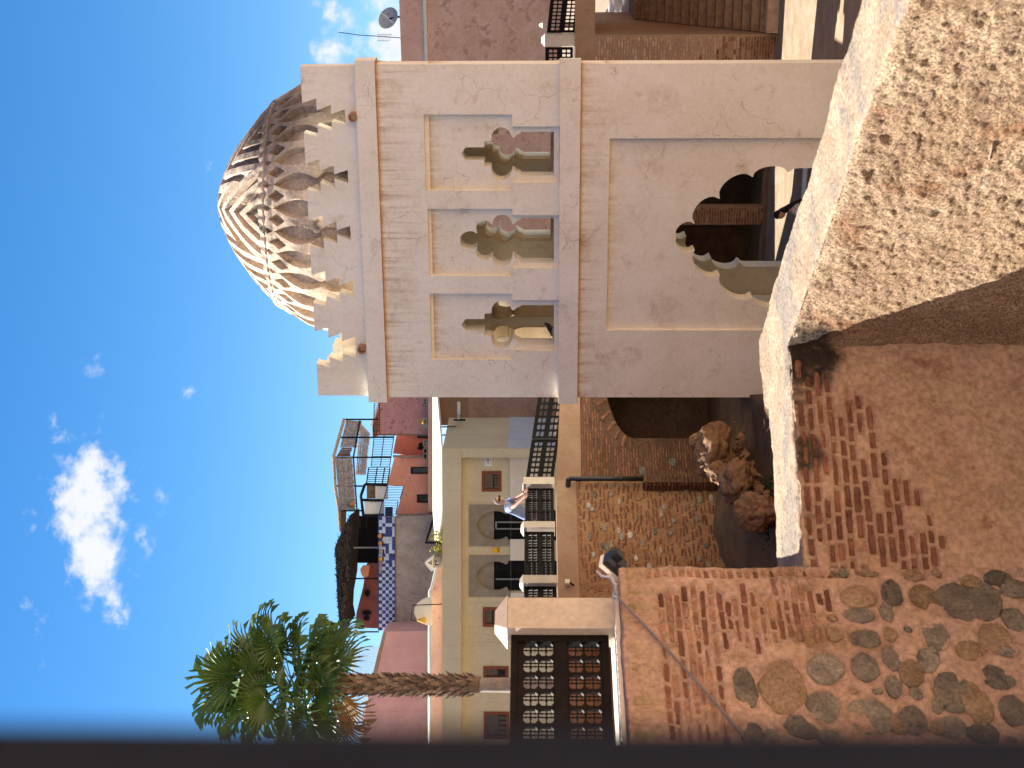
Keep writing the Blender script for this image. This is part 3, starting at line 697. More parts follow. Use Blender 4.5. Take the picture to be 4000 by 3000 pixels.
while ztop - .08 - i * .092 > -4.7:
    zc = ztop - .08 - i * .092; s = -3.6 + random.uniform(0, .3)
    while s < -.12:
        if random.random() < .17: ln, hh, kd = random.uniform(.16, .30), random.uniform(.08, .13), 'stone'
        else: ln, hh, kd = random.uniform(.14, .34), random.uniform(.035, .055), 'brick'
        if random.random() < .86:
            zz = zc + random.uniform(-.02, .02)
            mm = m_brick2 if kd == 'brick' else random.choice((m_stone, m_stonew, m_stoneb, m_stonep, m_stonew))
            if n < 298 and s > -3.2: put(kd, kd, mm, fOL, s, s + ln, zz - hh / 2, zz + hh / 2, .022, .04, OW, random.uniform(-.15, .15)); n += 1
            else: extra.box(fOL, s, s + ln, zz - hh / 2, zz + hh / 2, .014, -.01)
        s += ln + random.uniform(.04, .12)
    i += 1
if extra.v: extra.ob('bricks', m_brick2, OW, kind='stuff')
AW = thing('arched_brick_wall', 'dark brick wall with a round arch opening beside the pavilion', 'wall', fOR.pt(1.5, -4.6, -.3))
zA = fOR.z(2264, 1560); sA = fOR.s(2500, 1395); ra = sA - fOR.s(2440, 1712); zsp = fOR.z(2470, 1560)
zap = fOR.z(2352, 1450)
hole = [(sA - ra, -4.9), (sA - ra, zsp)] + [(sA - ra * cos(t * pi / 16), zsp + (zap - zsp) * sin(t * pi / 16)) for t in range(1, 16)] + [(sA + ra, zsp), (sA + ra, -4.9)]
SE = 4.6
b = MB(); b.prism(fOR, [(0, -6.7), (SE, -6.7), (SE, zA), (0, zA)], [hole], 0, -.7); b.ob('masonry', m_umber, AW)
b = MB(); b.prism(fOR, [(.0, zA), (SE, zA - .02), (SE, fOR.z(2200, 1560) - .05), (0, zt_)], [], .03, -.7); b.ob('coping', m_coping, AW)
for k in range(17):                                       # voussoirs round the arch
    for r_ in range(1):
        t = pi * (k + .5) / 17; cx, cz = sA - (ra + .16) * cos(t), zsp + (zap - zsp + .16) * sin(t)
        put('voussoir', 'brick', m_brick2, fOR, cx - .15, cx + .15, cz - .04, cz + .04, .03, .05, AW, t)
for i in range(46):
    zc = zA - .05 - i * .064; s = .06 + random.uniform(0, .1)
    while s < SE - .4:
        ln = random.uniform(.16, .26); c = s + ln / 2; rr_ = hypot((c - sA) / (ra + .40), (zc - zsp) / (zap - zsp + .36))
        ins = (zc > zsp and rr_ < 1) or (zc <= zsp and abs(c - sA) < ra + .16)
        if not ins and s < 2.6 and random.random() < .93:
            if random.random() < .05 and zc < -2.2: put('stone', 'stone', m_stone, fOR, s, s + ln, zc - .1, zc + .1, .025, .05, AW)
            else: put('brick', 'brick', m_brick2, fOR, s, s + ln, zc - .02, zc + .02, .014, .04, AW)
        s += ln + .022
b = MB(); b.box(fOR, sA - ra - .6, sA + ra + .6, -6.7, zA - .1, -2.4, -2.6); b.box(fOR, sA - ra - .6, sA + ra + .6, zA - .5, zA - .3, -.72, -2.4); b.box(fOR, sA - ra - .8, sA - ra - .6, -6.7, zA - .3, -.72, -2.4)
b.ob('vault', m_umber, AW)
b = MB(); b.box(fOR, SE + .01, SE + .5, -6.7, zt_ - .1, 0, -8); b.ob('return_wall', m_umber, AW)
# brick pier and drain pipe in the corner
PIER = thing('brick_pier', 'narrow ribbed brick pier in the corner below the drain pipe', 'pier', fOL.pt(.0, -4.6, .2))
zpt = fOL.z(2515, 1885, .3); zpb = -4.7
b = MB(); b.box(fOL, -.30, -.02, zpb, zpt, .26, .01); b.ob('core', m_umber, PIER)
i = 0
while zpb + .05 + i * .085 < zpt:
    z = zpb + .05 + i * .085; put('brick', 'brick', m_brick2, fOL, -.33, .0, z - .026, z + .026, .30 + random.uniform(-.015, .015), .30, PIER); i += 1
m_pipe = material('black_pipe', (.02, .02, .022), bump=.1, rough=.45, spec=.5)
DPp = thing('drain_pipe', 'black drain pipe running down the corner of the pit to the brick pier', 'pipe', fOL.pt(-.1, zpt, .15))
b = MB(); zz0 = fOL.z(2222, 1885, .2); b.tube([fOL.pt(-.12, zpt - .1, .2), fOL.pt(-.12, zz0, .2)], .055, 10); b.ob('pipe', m_pipe, DPp, True)
for k in (.3, .75):
    b = MB(); z = zpt + (zz0 - zpt) * k; b.tube([fOL.pt(-.12, z - .02, .2), fOL.pt(-.12, z + .02, .2)], .068, 10); b.ob('pipe_clip', m_pipe, DPp)
b = MB(); b.tube([fOL.pt(-.2, zz0 + .02, .03), fOL.pt(-.12, zz0, .2)], .06, 8); b.ob('elbow', m_pipe, DPp)
# portico wall beyond the pavilion with two dark openings, brick pier and the stair opening
PW = thing('portico_wall', 'brick wall at the far side of the court with dark arched openings', 'wall', fPW.pt(-3, GZ, -.4))
m_darkb = material('sooty_brick', (.12, .07, .045), (.18, .11, .07), 3, bump=.5)
ztp = fPW.z(2245, 200); zpl = fPW.z(2978, 900)
def arch_h(a, c, z0, z1): 
    r = (c - a) / 2; m_ = (a + c) / 2
    return [(a, z0), (c, z0), (c, z1 - r)] + [(m_ + r * cos(t * pi / 10), z1 - r + r * sin(t * pi / 10)) for t in range(1, 10)] + [(a, z1 - r)]
o1 = (fPW.s(2900, 811), fPW.s(2900, 640)); o2 = (fPW.s(2900, 1065), fPW.s(2900, 877))
ss0, ss1 = 0.0, 3.2; zs1 = fPW.z(2325, 60)
b = MB(); b.prism(fPW, [(-9, GZ), (7, GZ), (7, ztp), (-9, ztp)], [arch_h(*o1, zpl, -3.2), arch_h(*o2, zpl, -3.2), [(ss0, GZ + .02), (ss1, GZ + .02), (ss1, zs1), (ss0, zs1)]], 0, -.5); b.ob('masonry', m_coping, PW)
b = MB(); b.box(fPW, -9, 7, ztp - .42, ztp, .06, -.5) if False else None
b.box(fPW, o2[0] - .3, o1[1] + .3, GZ, zpl, .06, .01); b.ob('plinth', m_darkb, PW)
b = MB(); b.box(fPW, o2[0] - 1, o1[1] + 1, GZ, ztp - .1, -3.2, -3.4); b.box(fPW, o2[0] - 1.2, o2[0] - 1, GZ, ztp - .1, -.51, -3.4); b.box(fPW, o1[1] + 1, o1[1] + 1.2, GZ, ztp - .1, -.51, -3.4)
b.box(fPW, o2[0] - 1, o1[1] + 1, ztp - .3, ztp - .1, -.51, -3.2); b.ob('inner_room', m_darkb, PW)
n = 0
for (sa, sb, za, zb, mm) in ((o1[0] + .0 - (o1[0] - o2[1]), o1[0], -3.9, zpl, m_brick2), (fPW.s(2600, 252), -.06, fPW.z(2330, 200), fPW.z(3035, 200), m_brickt)):
    z = za
    while z > zb:
        s = sa + random.uniform(0, .06)
        while s < sb - .06:
            ln = min(random.uniform(.13, .24), sb - s)
            if n < 299 and random.random() < .92: put('brick', 'brick', mm if random.random() < (z + 6.3) / 1.8 else m_brick2, fPW, s, s + ln, z - .024, z + .024, .02, .04, PW, random.uniform(-.05, .05)); n += 1
            s += ln + .02
        z -= .078
# stair passage
ST = thing('brick_staircase', 'brick staircase climbing out of the court between plastered walls', 'staircase', fPW.pt(1.6, GZ, -.3))
m_step = material('stair_brick', (.2, .13, .085), (.29, .2, .135), 5, (.13, .085, .06), 9, .55, .15, bump=.5, bs=30)
zs_b = fPW.z(3010, 60); NS = 17
for k in range(NS):
    z0 = GZ; z1 = zs_b + .215 * (k); o = -.05 - .27 * k
    b = MB(); b.box(fPW, ss0 + .02, ss1 - .02, max(GZ, z1 - .5), z1, o, o - (.30 if k < NS - 1 else 2.5)); b.box(fPW, ss0 + .02, ss1 - .02, z1 - .045, z1 + .004, o + .03, o - .02); b.ob('step', m_step, ST)
b = MB(); b.box(fPW, ss0 - .4, ss0 - .002, GZ, zs1, -.51, -7); b.ob('passage_wall', m_coping, PW)
b = MB(); b.box(fPW, ss1 + .002, ss1 + .4, GZ, zs1, -.51, -7); b.ob('passage_wall', m_coping, PW)
b = MB(); b.box(fPW, ss0 - .4, ss1 + .4, zs1 + .004, ztp - .06, -.51, -3.2); b.ob('passage_ceiling', m_darkb, PW)
b = MB(); b.rbox(fPW, 3000, 3070, 128, -30, .12, -.2); b.ob('threshold', m_brickt, PW)
# white laundry heaped at the head of the stair
m_cloth = material('white_cloth', (.78, .76, .74), (.6, .58, .62), 3, bump=.4, bs=6)
b = MB()
hx = at(2440, 50, 45.5)
for k in range(5):
    vs = []; fs = []; n1, n2 = 10, 6
    for i in range(n1 + 1):
        for j in range(n2 + 1):
            x = -.2 + i * .16; z = .14 * k - .35 + j * .06; vs.append(hx + fPW.e * x + Vector((0, 0, z + .1 * sin(i * .9 + k * 2))) - fPW.n * (.1 * fbm(i * .5, j * .7, k * 3) + .1 * k))
    for i in range(n1):
        for j in range(n2): a = i * (n2 + 1) + j; fs.append((a, a + n2 + 1, a + n2 + 2, a + 1))
    b.add(vs, fs)
b.ob('cloth_heap', m_cloth, None, True, label='crumpled white cloths heaped at the head of the brick staircase', cat='cloth')

# street level behind the pit
ZST = -.98
P = [(-1.66, 9.55), (-4.95, 29.85), (KC.x - .3, KC.y + .3), (fOR.pt(SE, 0, -.6).x, fOR.pt(SE, 0, -.6).y), (fPW.pt(-8.6, 0, -.45).x, fPW.pt(-8.6, 0, -.45).y), (fPW.pt(-.4, 0, -.45).x, fPW.pt(-.4, 0, -.45).y),
     (fPW.pt(-.4, 0, -3.2).x, fPW.pt(-.4, 0, -3.2).y), (fPW.pt(3.6, 0, -3.2).x, fPW.pt(3.6, 0, -3.2).y), (fPW.pt(3.6, 0, -.45).x, fPW.pt(3.6, 0, -.45).y), (fPW.pt(7, 0, -.45).x, fPW.pt(7, 0, -.45).y), (150, 20), (150, 300), (-150, 300), (-150, -20), (-8, 2.2)]
hole = [(fPW.pt(s, 0, o).x, fPW.pt(s, 0, o).y) for s, o in ((.02, -3.3), (3.1, -3.3), (3.1, -9.5), (.02, -9.5))]
P.insert(8, P[7]); P = P[:8] + P[9:]
b = MB(); b.prism(Flat(0, 0, 0), P, [hole], ZST, ZST - .12); b.ob('street', m_street, kind='structure', label='pale street level behind the far balustrade', cat='street')
b = MB(); fE = Fr(-1.66, 9.55, 99.2); b.box(fE, 0, 10.2, -6.7, ZST - .122, 0, -.4); b.box(fE, 10.2, 20.5, -6.7, .2, .002, -.2); b.ob('pit_edge_wall', m_ochre, None, label='plain retaining wall left of the excavation, with a hidden parapet added for shade', cat='wall')  # upper parapet is added out of sight to shade the pit boulders

# houses added beyond the frame, right and behind, to bounce warm light
m_house = material('ochre_house_render', (.5, .33, .22), (.58, .4, .28), 1, bump=.2)
for i, (x0, y0, x1, y1, h, lab) in enumerate([(17, 27, 11, 2, 8, 'unseen ochre house added on the right to bounce warm light'), (11, 1.6, -2, -12, 8.5, 'unseen ochre house added behind the viewing terrace to bounce warm light'), (-2.4, -12, -26, -13, 8, 'unseen ochre house added at the back of the terrace for bounce light')]):
    d = Vector((x1 - x0, y1 - y0, 0)); L = d.length; fH = Fr(x0, y0, math.degrees(atan2(d.y, d.x)))
    if fH.n.dot(Vector((0, 20, 0)) - fH.P) < 0: fH = Fr(x1, y1, math.degrees(atan2(-d.y, -d.x)))
    H = thing('unseen_bounce_house', lab, 'house', fH.pt(L / 2, -1.6, -3))
    hs = [[(s - .5, .3), (s + .5, .3), (s + .5, 1.9), (s - .5, 1.9)] for s in [2.5 + 3.5 * k for k in range(int(L / 3.5))]]
    b = MB(); b.prism(fH, [(0, -6.7), (L, -6.7), (L, h), (0, h)], hs, 0, -.4); b.ob('wall', m_house, H)
    b = MB(); b.box(fH, .1, L - .1, -6.7, h - .2, -.41, -6); b.ob('rooms', m_house, H)
# ---------------------------------------------------------------- houses behind
m_cream = material('cream_paint', (.51, .435, .28), (.58, .50, .335), .8, (.42, .34, .22), 3, .6, .2, bump=.15, streak=((.36, .29, .2), .3, 0))
m_ivory = material('ivory_paint', (.62, .55, .44), (.68, .61, .5), 1.5, bump=.1)
m_olive = material('olive_render', (.22, .19, .14), (.27, .235, .18), 3, bump=.2)
m_paleblue = material('pale_blue_paint', (.42, .45, .5), (.48, .51, .55), 2, bump=.1)
m_brownw = material('brown_render', (.29, .19, .14), (.38, .26, .19), 1.6, (.19, .12, .09), 2.5, .55, .2, bump=.4, bs=12)
m_pinkw = material('pink_render', (.66, .385, .265), (.73, .46, .34), 1.2, (.34, .18, .14), 3.5, .55, .2, bump=.4, bs=14)
m_roset = material('rose_render', (.50, .225, .19), (.56, .275, .235), 3, (.25, .11, .1), 6, .54, .12, bump=.4, bs=18)
m_salmon = material('salmon_render', (.74, .30, .19), (.80, .36, .24), 1.5, (.38, .16, .115), 3, .55, .2, bump=.2)
m_rosy = material('pale_rose_render', (.50, .27, .25), (.56, .33, .3), 1, bump=.15, streak=((.4, .22, .2), .5, 0))
m_concrete = material('bare_concrete', (.27, .22, .185), (.36, .3, .255), 1.8, (.2, .16, .13), 4, .54, .15, bump=.5, bs=12)
m_redframe = material('red_wood', (.17, .05, .028), (.22, .07, .04), 12, bump=.1)
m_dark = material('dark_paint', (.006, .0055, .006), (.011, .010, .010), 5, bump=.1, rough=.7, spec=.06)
m_grey = material('grey_metal', (.23, .23, .24), bump=.05, rough=.5, metal=.3)
m_glass = material('dark_glass', (.015, .017, .02), bump=0, rough=.15, spec=.5)
m_bluebar = material('blue_iron', (.03, .045, .16), bump=0, rough=.5)
m_ironw = material('dark_iron', (.012, .011, .014), bump=0, rough=.6, spec=.1)
m_tileb = material('blue_tile', (.015, .03, .17), rough=.35, spec=.5, bump=0, rand=.3)
m_tilew = material('white_tile', (.45, .5, .62), rough=.35, spec=.5, bump=0, rand=.12)
m_reed = material('reed', (.33, .235, .15), (.5, .38, .26), 9, (.16, .1, .06), 14, .5, .15, bump=.4, bs=40)
m_thatch = material('black_thatch', (.008, .007, .007), (.03, .027, .026), 9, bump=.6, bs=40, spec=.05)
m_wood = material('brown_wood', (.16, .085, .04), (.24, .14, .07), 6, bump=.3)
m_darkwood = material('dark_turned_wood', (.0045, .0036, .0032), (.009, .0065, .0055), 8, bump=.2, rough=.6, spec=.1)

def poly(fr, raws): return [fr.hit(x, y) for x, y in raws]
fY = Fr(0, 44, 0); REC = -.45
fYr = Fr(0, 44.45, 0)
YB = thing('cream_house', 'long cream house with red framed windows and two arched dark doors', 'house', (-7, 44, -1))
b = MB(); b.rbox(fY, 1728, 1802, 1752, 3100, 0, -6); b.ob('eave_band', m_cream, YB)
def door_hole(cy, k=1):
    R = [(1863, 0)] + [(1935 - 72 * cos(t * pi / 16), 57 * sin(t * pi / 16)) for t in range(1, 9)] + [(1950, 56), (1964, 52), (1977, 45), (1982, 48), (1988, 60), (2105, 60)]
    return [fYr.hit(x, cy - h) for x, h in R] + [fYr.hit(x, cy + h) for x, h in reversed(R) if h]
doors = [2053, 2250]
wins = [(1884, 1957, 1842, 1918), (1888, 1947, 2374, 2446), (1890, 1985, 2604, 2652), (1892, 1988, 2782, 2885)]
def rect(fr, x0, x1, y0, y1):
    a = fr.hit(x0, y1); c = fr.hit(x1, y0); return [(a[0], c[1]), (c[0], c[1]), (c[0], a[1]), (a[0], a[1])]
zb = -.97
wall = [(fYr.s(1800, 3100), zb), (fYr.s(1800, 1752), zb), (fYr.s(1800, 1752), fYr.z(1802.6, 1752)), (fYr.s(1800, 3100), fYr.z(1802.6, 3100))]
dh = []
for c in doors:
    h = door_hole(c); m_ = min(p[1] for p in h); dh.append([(s, zb + .012 if z == m_ else z) for s, z in h])
b = MB(); b.prism(fYr, wall, dh + [rect(fYr, *w_) for w_ in wins], 0, -.35); b.ob('wall', m_cream, YB)
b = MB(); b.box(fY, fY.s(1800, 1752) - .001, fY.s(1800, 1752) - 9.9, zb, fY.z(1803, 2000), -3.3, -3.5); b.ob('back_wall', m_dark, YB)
for i, c in enumerate(doors):
    out = rect(fYr, 1832, 1996, c - 81, c + 80)
    hh = [(s, max(z, min(p[1] for p in out) + .006)) for s, z in dh[i]]
    b = MB(); b.prism(fYr, out, [hh], .035, -.002); b.ob('door_surround', m_olive, YB)
    D = MB(); a = fYr.hit(1930, c + 58); e = fYr.hit(2105, c - 58); D.box(fYr, a[0], e[0], zb, a[1], -.2, -.26); D = D.ob('door', m_dark, YB)
    b = MB(); b.rbox(fYr, 1860, 1929, c - 58, c + 58, -.16, -.2); b.ob('tympanum', m_grey if False else m_olive, D)
    for k in range(13):
        x = 1936 + k * 9
        b = MB(); b.rbox(fYr, x, x + 5, c + 14, c + 53, -.17, -.2); b.ob('louvre', m_ironw, D)
        b = MB(); b.rbox(fYr, x, x + 5, c - 53, c - 16, -.17, -.2); b.ob('louvre', m_ironw, D)
    b = MB(); yy0, yy1 = (c - 14, c + 14) if i == 0 else (c + 12, c + 18)
    if i == 0:
        b.rbox(fYr, 1934, 1940, c - 14, c + 16, -.12, -.16); b.rbox(fYr, 1940, 2040, c - 14, c - 9, -.12, -.16)
    b.rbox(fYr, 1936, 2045, c + 12, c + 17, -.12, -.16); b.ob('grille_frame', m_grey, D)
for (x0, x1, y0, y1) in wins:
    W = MB(); W.prism(fYr, rect(fYr, x0 - 2, x1 + 2, y0 - 2, y1 + 2), [rect(fYr, x0 + 9, x1 - 9, y0 + 9, y1 - 9)], .03, -.12); W = W.ob('window', m_redframe, YB)
    b = MB(); b.rbox(fYr, x0 + 9, x1 - 9, y0 + 9, y1 - 9, -.08, -.1); b.ob('pane', m_glass, W)
    xm = x0 + (x1 - x0) * .58
    b = MB()
    for k in range(4): b.rbox(fYr, xm + 2, x1 - 11, y0 + 14 + k * (y1 - y0 - 26) / 4, y0 + 17 + k * (y1 - y0 - 26) / 4, -.05, -.07)
    b.rbox(fYr, xm, xm + 3, y0 + 9, y1 - 9, -.04, -.08); b.ob('grille', m_ironw, W)
for (x0, y0, y1) in ((1992, 1753.5, 1967), (1993, 2106, 2188), (1995, 2315, 2420)):
    b = MB(); b.rbox(fYr, x0, 2110, y0, y1, .05, .001); b.ob('dado', m_ivory, YB)
fW = Fr(fY.s(1728, 1752), 44, 75)
ztw = fY.z(1729, 1753)
b = MB(); b.box(fW, .0, 3.42, -.97, ztw, 0, -1.5) if False else b.prism(fW, [(0.0, -.97), (3.42, -.97), (3.42, ztw), (2.2, ztw + .0), (0, ztw)], [], 0, -.3); b.ob('side_wall', m_cream, YB, label='weathered side wall with water marks')
b = MB(); b.box(fW, .02, 3.4, -.97, fW.z(1986, 1700), .03, .001); b.ob('dado', m_paleblue, YB, label='pale blue dado')
# brown house end beyond it
BH = thing('brown_house_wall', 'plain brown wall between the cream house and the pavilion', 'wall', (-1, 47.7, -1))
fB = Fr(0, 47.7, 0)
b = MB(); b.rbox(fB, 1829, 2200, 1480, 1641, 0, -.4); b.ob('lower_wall', m_brownw, BH)
b = MB(); b.rbox(fB, 1701, 1828.4, 1480, 1661, .03, -.4); b.ob('upper_wall', m_coping, BH)
p = at(1792, 1640, 46.2); p2 = at(1792, 1569, 46.2)
TL = thing('tube_lamp', 'long grey and white tube lamp sticking out beside the brown wall', 'lamp', p)
b = MB(); b.tube([p + (p2 - p) * .02, p2], .055, 10); b.ob('tube', m_white, TL, True)
b = MB(); b.tube([p - (p2 - p) * .04 + Vector((0, .1, -.02)), p + (p2 - p) * .3], .07, 8); b.ob('holder', m_grey, TL)
b = MB(); b.tube([p + Vector((0, 0, .17)), p + Vector((0, 0, -.22))], .03, 6); b.ob('bracket', m_ironw, TL)
# white awning roof
b = MB(); a0, a1 = at(1726, 1752, 45.2), at(1718, 2105, 45.2); c0, c1 = at(1690, 1500, 48.6), at(1698, 2112, 48.6); d0 = at(1704, 1500, 47.4)
t_ = Vector((0, 0, -.06)); L_ = [d0, at(1724, 1752, 45.2), at(1727, 1990, 45.2), at(1712, 2112, 45.6), c1, at(1690, 1990, 48.6), c0]
n = len(L_); b.add(L_ + [p + t_ for p in L_], [tuple(range(n))[::-1], tuple(range(n, 2 * n))] + [(i, (i + 1) % n, n + (i + 1) % n, n + i) for i in range(n)])
b.ob('awning', m_white, None, label='long white sunlit awning roof above the cream house', cat='awning')
for k, yv in enumerate((1700, 1668, 1860)):
    p = at(1715, yv, 46.0); b = MB(); b.tube([p, p + Vector((.02, 0, -.55))], .025, 6); b.ob('awning_post', m_redframe, None, label=('thin post under the awning near the brown wall', 'thin post under the awning, second from the pavilion', 'thin post under the middle of the white awning')[k], cat='post', group='posts under the awning')
# pink parapet on the left with its pale coping
fQ = Fr(0, 46, 0); PW_ = thing('pink_parapet', 'low pink roof parapet with a stepped pale coping above the cream house', 'parapet', (-8, 46, 2))
T_ = [(1726, 2187), (1712, 2212), (1692, 2298), (1684, 2310), (1683, 2352), (1683, 3100)]
b = MB(); b.prism(fQ, poly(fQ, T_ + [(1740, 3100), (1740, 2187)]), [], 0, -.3); b.ob('wall', m_pinkw, PW_)
b = MB(); b.tube([fQ.pt(*fQ.hit(x - 2, y), -.1) for x, y in T_], .085, 8); b.ob('coping', m_white, PW_, True)
# roofline blocks
fP = Fr(0, 52, 0)
RB = thing('rose_block', 'rose coloured blind wall rising beside the pavilion cornice', 'house', (0, 52, 2))
b = MB(); b.prism(fP, poly(fP, [(1700, 1696), (1481, 1695), (1474, 1500), (1700, 1500)]), [], 0, -3); b.ob('wall', m_roset, RB)
b = MB(); b.prism(fP, poly(fP, [(1700, 1701), (1483, 1701), (1481, 1696.5), (1700, 1696.5)]), [], .03, -.5); b.ob('edge_trim', m_coping, RB)
SB = thing('salmon_house', 'bright salmon house front with small dark windows under the roof terrace', 'house', (-3, 52, 2))
b = MB(); b.prism(fP, poly(fP, [(1700, 1790), (1524, 1777), (1539, 1702), (1700, 1702)]), [rect(fP, 1624, 1673, 1703.5, 1714)], -1, -3); b.ob('recessed_wall', material('shade_toned_salmon', (.40, .165, .12), (.48, .215, .16), 1.5, (.3, .12, .09), 3, .55, .2, bump=.2), SB)  # salmon darkened in its colour for the shade of the recess
swin = [(1606, 1676, 1825, 1850), (1630, 1686, 1932, 1962)]
b = MB(); b.prism(fP, poly(fP, [(1700, 2016), (1546, 2012), (1578, 1900), (1513, 1895), (1540, 1788), (1700, 1788)]), [rect(fP, *w_) for w_ in swin], 0, -2.9); b.ob('wall', m_salmon, SB)
for w_ in swin + [(1624, 1673, 1703.5, 1714)]:
    o0 = 0 if w_[2] > 1750 else -1
    W = MB(); W.prism(fP, rect(fP, w_[0] - 1, w_[1] + 1, w_[2] - 1, w_[3] + 1), [rect(fP, w_[0] + 4, w_[1] - 4, w_[2] + 3, w_[3] - 3)], o0 + .04, o0 - .15); W = W.ob('window', m_ironw, SB)
    b = MB(); b.rbox(fP, w_[0], w_[1], w_[2], w_[3], o0 - .1, o0 - .12); b.ob('pane', m_glass, W)
b = MB(); b.tube([fP.pt(*fP.hit(1536, 1782), .06), fP.pt(*fP.hit(1600, 1784), .06), fP.pt(*fP.hit(1676, 1779), .06)], .05, 8); b.ob('rain_pipe', m_brownw, SB)
b = MB(); b.prism(fP, poly(fP, [(1702, 2000), (1676, 1990), (1676, 1500), (1702, 1500)]), [], .5, -.2); b.ob('lower_ledge', m_pinkw, SB)
# grey blocks on the ledge
for i, (x0, x1, y0, y1, lab) in enumerate([(1657, 1673, 1629, 1671, 'grey cement block on the pink ledge below the yellow bell lamp'), (1656, 1672, 1718, 1742, 'holed cement block standing on the ledge beside the rain pipe'), (1656, 1674, 1748, 1792, 'longer holed cement block at the foot of the salmon wall'), (1656, 1673, 1556, 1580, 'holed cement block close to the pavilion corner')]):
    B = thing('cement_block', lab, 'block', fP.pt(*fP.hit(x1, (y0 + y1) / 2), .3), 'cement blocks on the ledge')
    b = MB(); b.prism(fP, rect(fP, x0, x1, y0, y1), [rect(fP, x0 + 4, x1 - 5, y0 + 4, (y0 + y1) / 2 - 2), rect(fP, x0 + 4, x1 - 5, (y0 + y1) / 2 + 2, y1 - 4)] if i else [], .45, .25); b.ob('shell', m_grey if i == 0 else m_concrete, B)
    b = MB(); b.rbox(fP, x0 + 4, x1 - 5, y0 + 4, y1 - 4, .3, .26) if i else b.rbox(fP, x0 + 5, x0 + 9, y0 + 12, y0 + 24, .47, .44); b.ob('recess', m_dark, B)
p = at(1650, 1646, 51.6)
m_yel = material('yellow_paint', (.6, .36, .04), rough=.5, bump=0)
BL = thing('bell_lamp', 'small yellow bell shaped lamp on the grey cement block', 'lamp', p)
b = MB(); b.lathe(p, [(.13, -.07), (.11, .0), (.05, .07), (.03, .12)], 12); b.ob('shade', m_yel, BL, True)
b = MB(); b.lathe(p, [(.02, .12), (.03, .15), (.01, .18)], 8); b.ob('finial', m_yel, BL)
p = fP.pt(*fP.hit(1648, 1738), .35)
b = MB(); b.lathe(p, [(.1, -.1), (.13, 0), (.06, .1)], 8); b.lathe(p + Vector((-.1, 0, .03)), [(.05, -.1), (.08, .02), (.02, .12)], 8); b.ob('rag_bundle', m_ironw, None, True, label='small dark bundle of rags on the ledge beside the holed block', cat='rags')
# bare concrete wall with the tiled terrace above it
fC = Fr(0, 51, 0)
CW = thing('concrete_house', 'bare grey concrete house carrying a roof terrace with blue and white tiles', 'house', (-8, 51, 1))
b = MB(); b.prism(fC, poly(fC, [(1745, 2014), (1547, 2017), (1549, 2467), (1745, 2470)]), [], 0, -4); b.ob('wall', m_concrete, CW)
b = MB(); b.rbox(fC, 1545, 1549.5, 2017, 2466, .06, -.3); b.ob('terrace_edge', m_coping, CW)
zc0, zc1 = fC.z(1545, 2200), fC.z(1480, 2200); sc0, sc1 = fC.s(1500, 2463), fC.s(1500, 2018)
NCOL, NROW = 34, 5; tw = (sc1 - sc0) / NCOL; th_ = (zc1 - zc0) / NROW
b = MB(); b.box(fC, sc0, sc1, zc0, zc1, -.03, -.2); b.ob('terrace_parapet', m_concrete, CW)
tb = MB(); tb.box(Fr(0, 0, 0), -.47 * tw, .47 * tw, -.47 * th_, .47 * th_, .02, -.02); tb1, tb2 = tb.mesh('tile', m_tileb), tb.mesh('tile', m_tilew)
for i in range(NCOL):
    for j in range(NROW):
        if j == NROW - 1 and 16 < i < 22: continue
        blue = (i + j) % 2 == 0 if i < 20 else random.random() < .45
        obj('tile', tb1 if blue else tb2, CW, mat4=Matrix.Translation(fC.pt(sc0 + (i + .5) * tw, zc0 + (j + .5) * th_, -.01)))
b = MB(); b.box(fC, sc0, sc1, zc1 - .0, zc1 + .03, .02, -.2); b.ob('parapet_cap', m_bluebar, CW)
b = MB(); b.box(fC, sc0, sc1, zc0 + .006, zc0 + .03, .03, .012); b.ob('skirting', m_bluebar, CW)
m_redw = material('dark_red_render', (.16, .055, .045), (.21, .08, .065), 2, bump=.3)
b = MB(); b.prism(fC, poly(fC, [(1500, 2240), (1398, 2240), (1385, 2330), (1357, 2440), (1354, 2500), (1500, 2505)]), [], -2.6, -3); b.ob('terrace_wall', m_redw, CW)
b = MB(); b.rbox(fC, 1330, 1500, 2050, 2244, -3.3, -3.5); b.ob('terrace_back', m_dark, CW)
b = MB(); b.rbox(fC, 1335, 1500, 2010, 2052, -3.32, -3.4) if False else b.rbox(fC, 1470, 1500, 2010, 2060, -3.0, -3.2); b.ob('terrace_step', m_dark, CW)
b = MB(); b.prism(fC, poly(fC, [(1413, 2243), (1412, 2268), (1408, 2284), (1392, 2290), (1382, 2275), (1378, 2255), (1386, 2243)]), [], -2.2, -2.55); b.ob('painted_sun_patch', m_salmon, CW)  # sunlit oval patch on the terrace, put in as bright salmon colour
for i, (x0, x1, y0, y1, lab) in enumerate([(1424, 1446, 2303, 2330, 'dark jug shaped plaque hung highest on the dark red terrace wall'), (1414, 1452, 2384, 2404, 'dark oval plaque upper of the pair on the red terrace wall'), (1420, 1446, 2406, 2424, 'dark oval plaque lower of the pair on the red terrace wall'), (1392, 1424, 2434, 2458, 'dark pot hanging at the left end of the red terrace wall')]):
    c = fC.hit((x0 + x1) / 2, (y0 + y1) / 2, -2.55); hz = (x1 - x0) * .0047; hs = (y1 - y0) * .0047
    b = MB(); b.prism(fC, [(c[0] + hs * cos(t * pi / 8), c[1] + hz * sin(t * pi / 8)) for t in range(16)], [], -2.5, -2.58); o = b.ob('wall_plaque', m_ironw, None, label=lab, cat='plaque', group='dark plaques on the terrace wall')
    o2 = MB(); o2.prism(fC, [(c[0] + hs * .6 * cos(t * pi / 8), c[1] + hz * .6 * sin(t * pi / 8)) for t in range(16)], [], -2.46, -2.51); o2.ob('boss', m_dark, o)
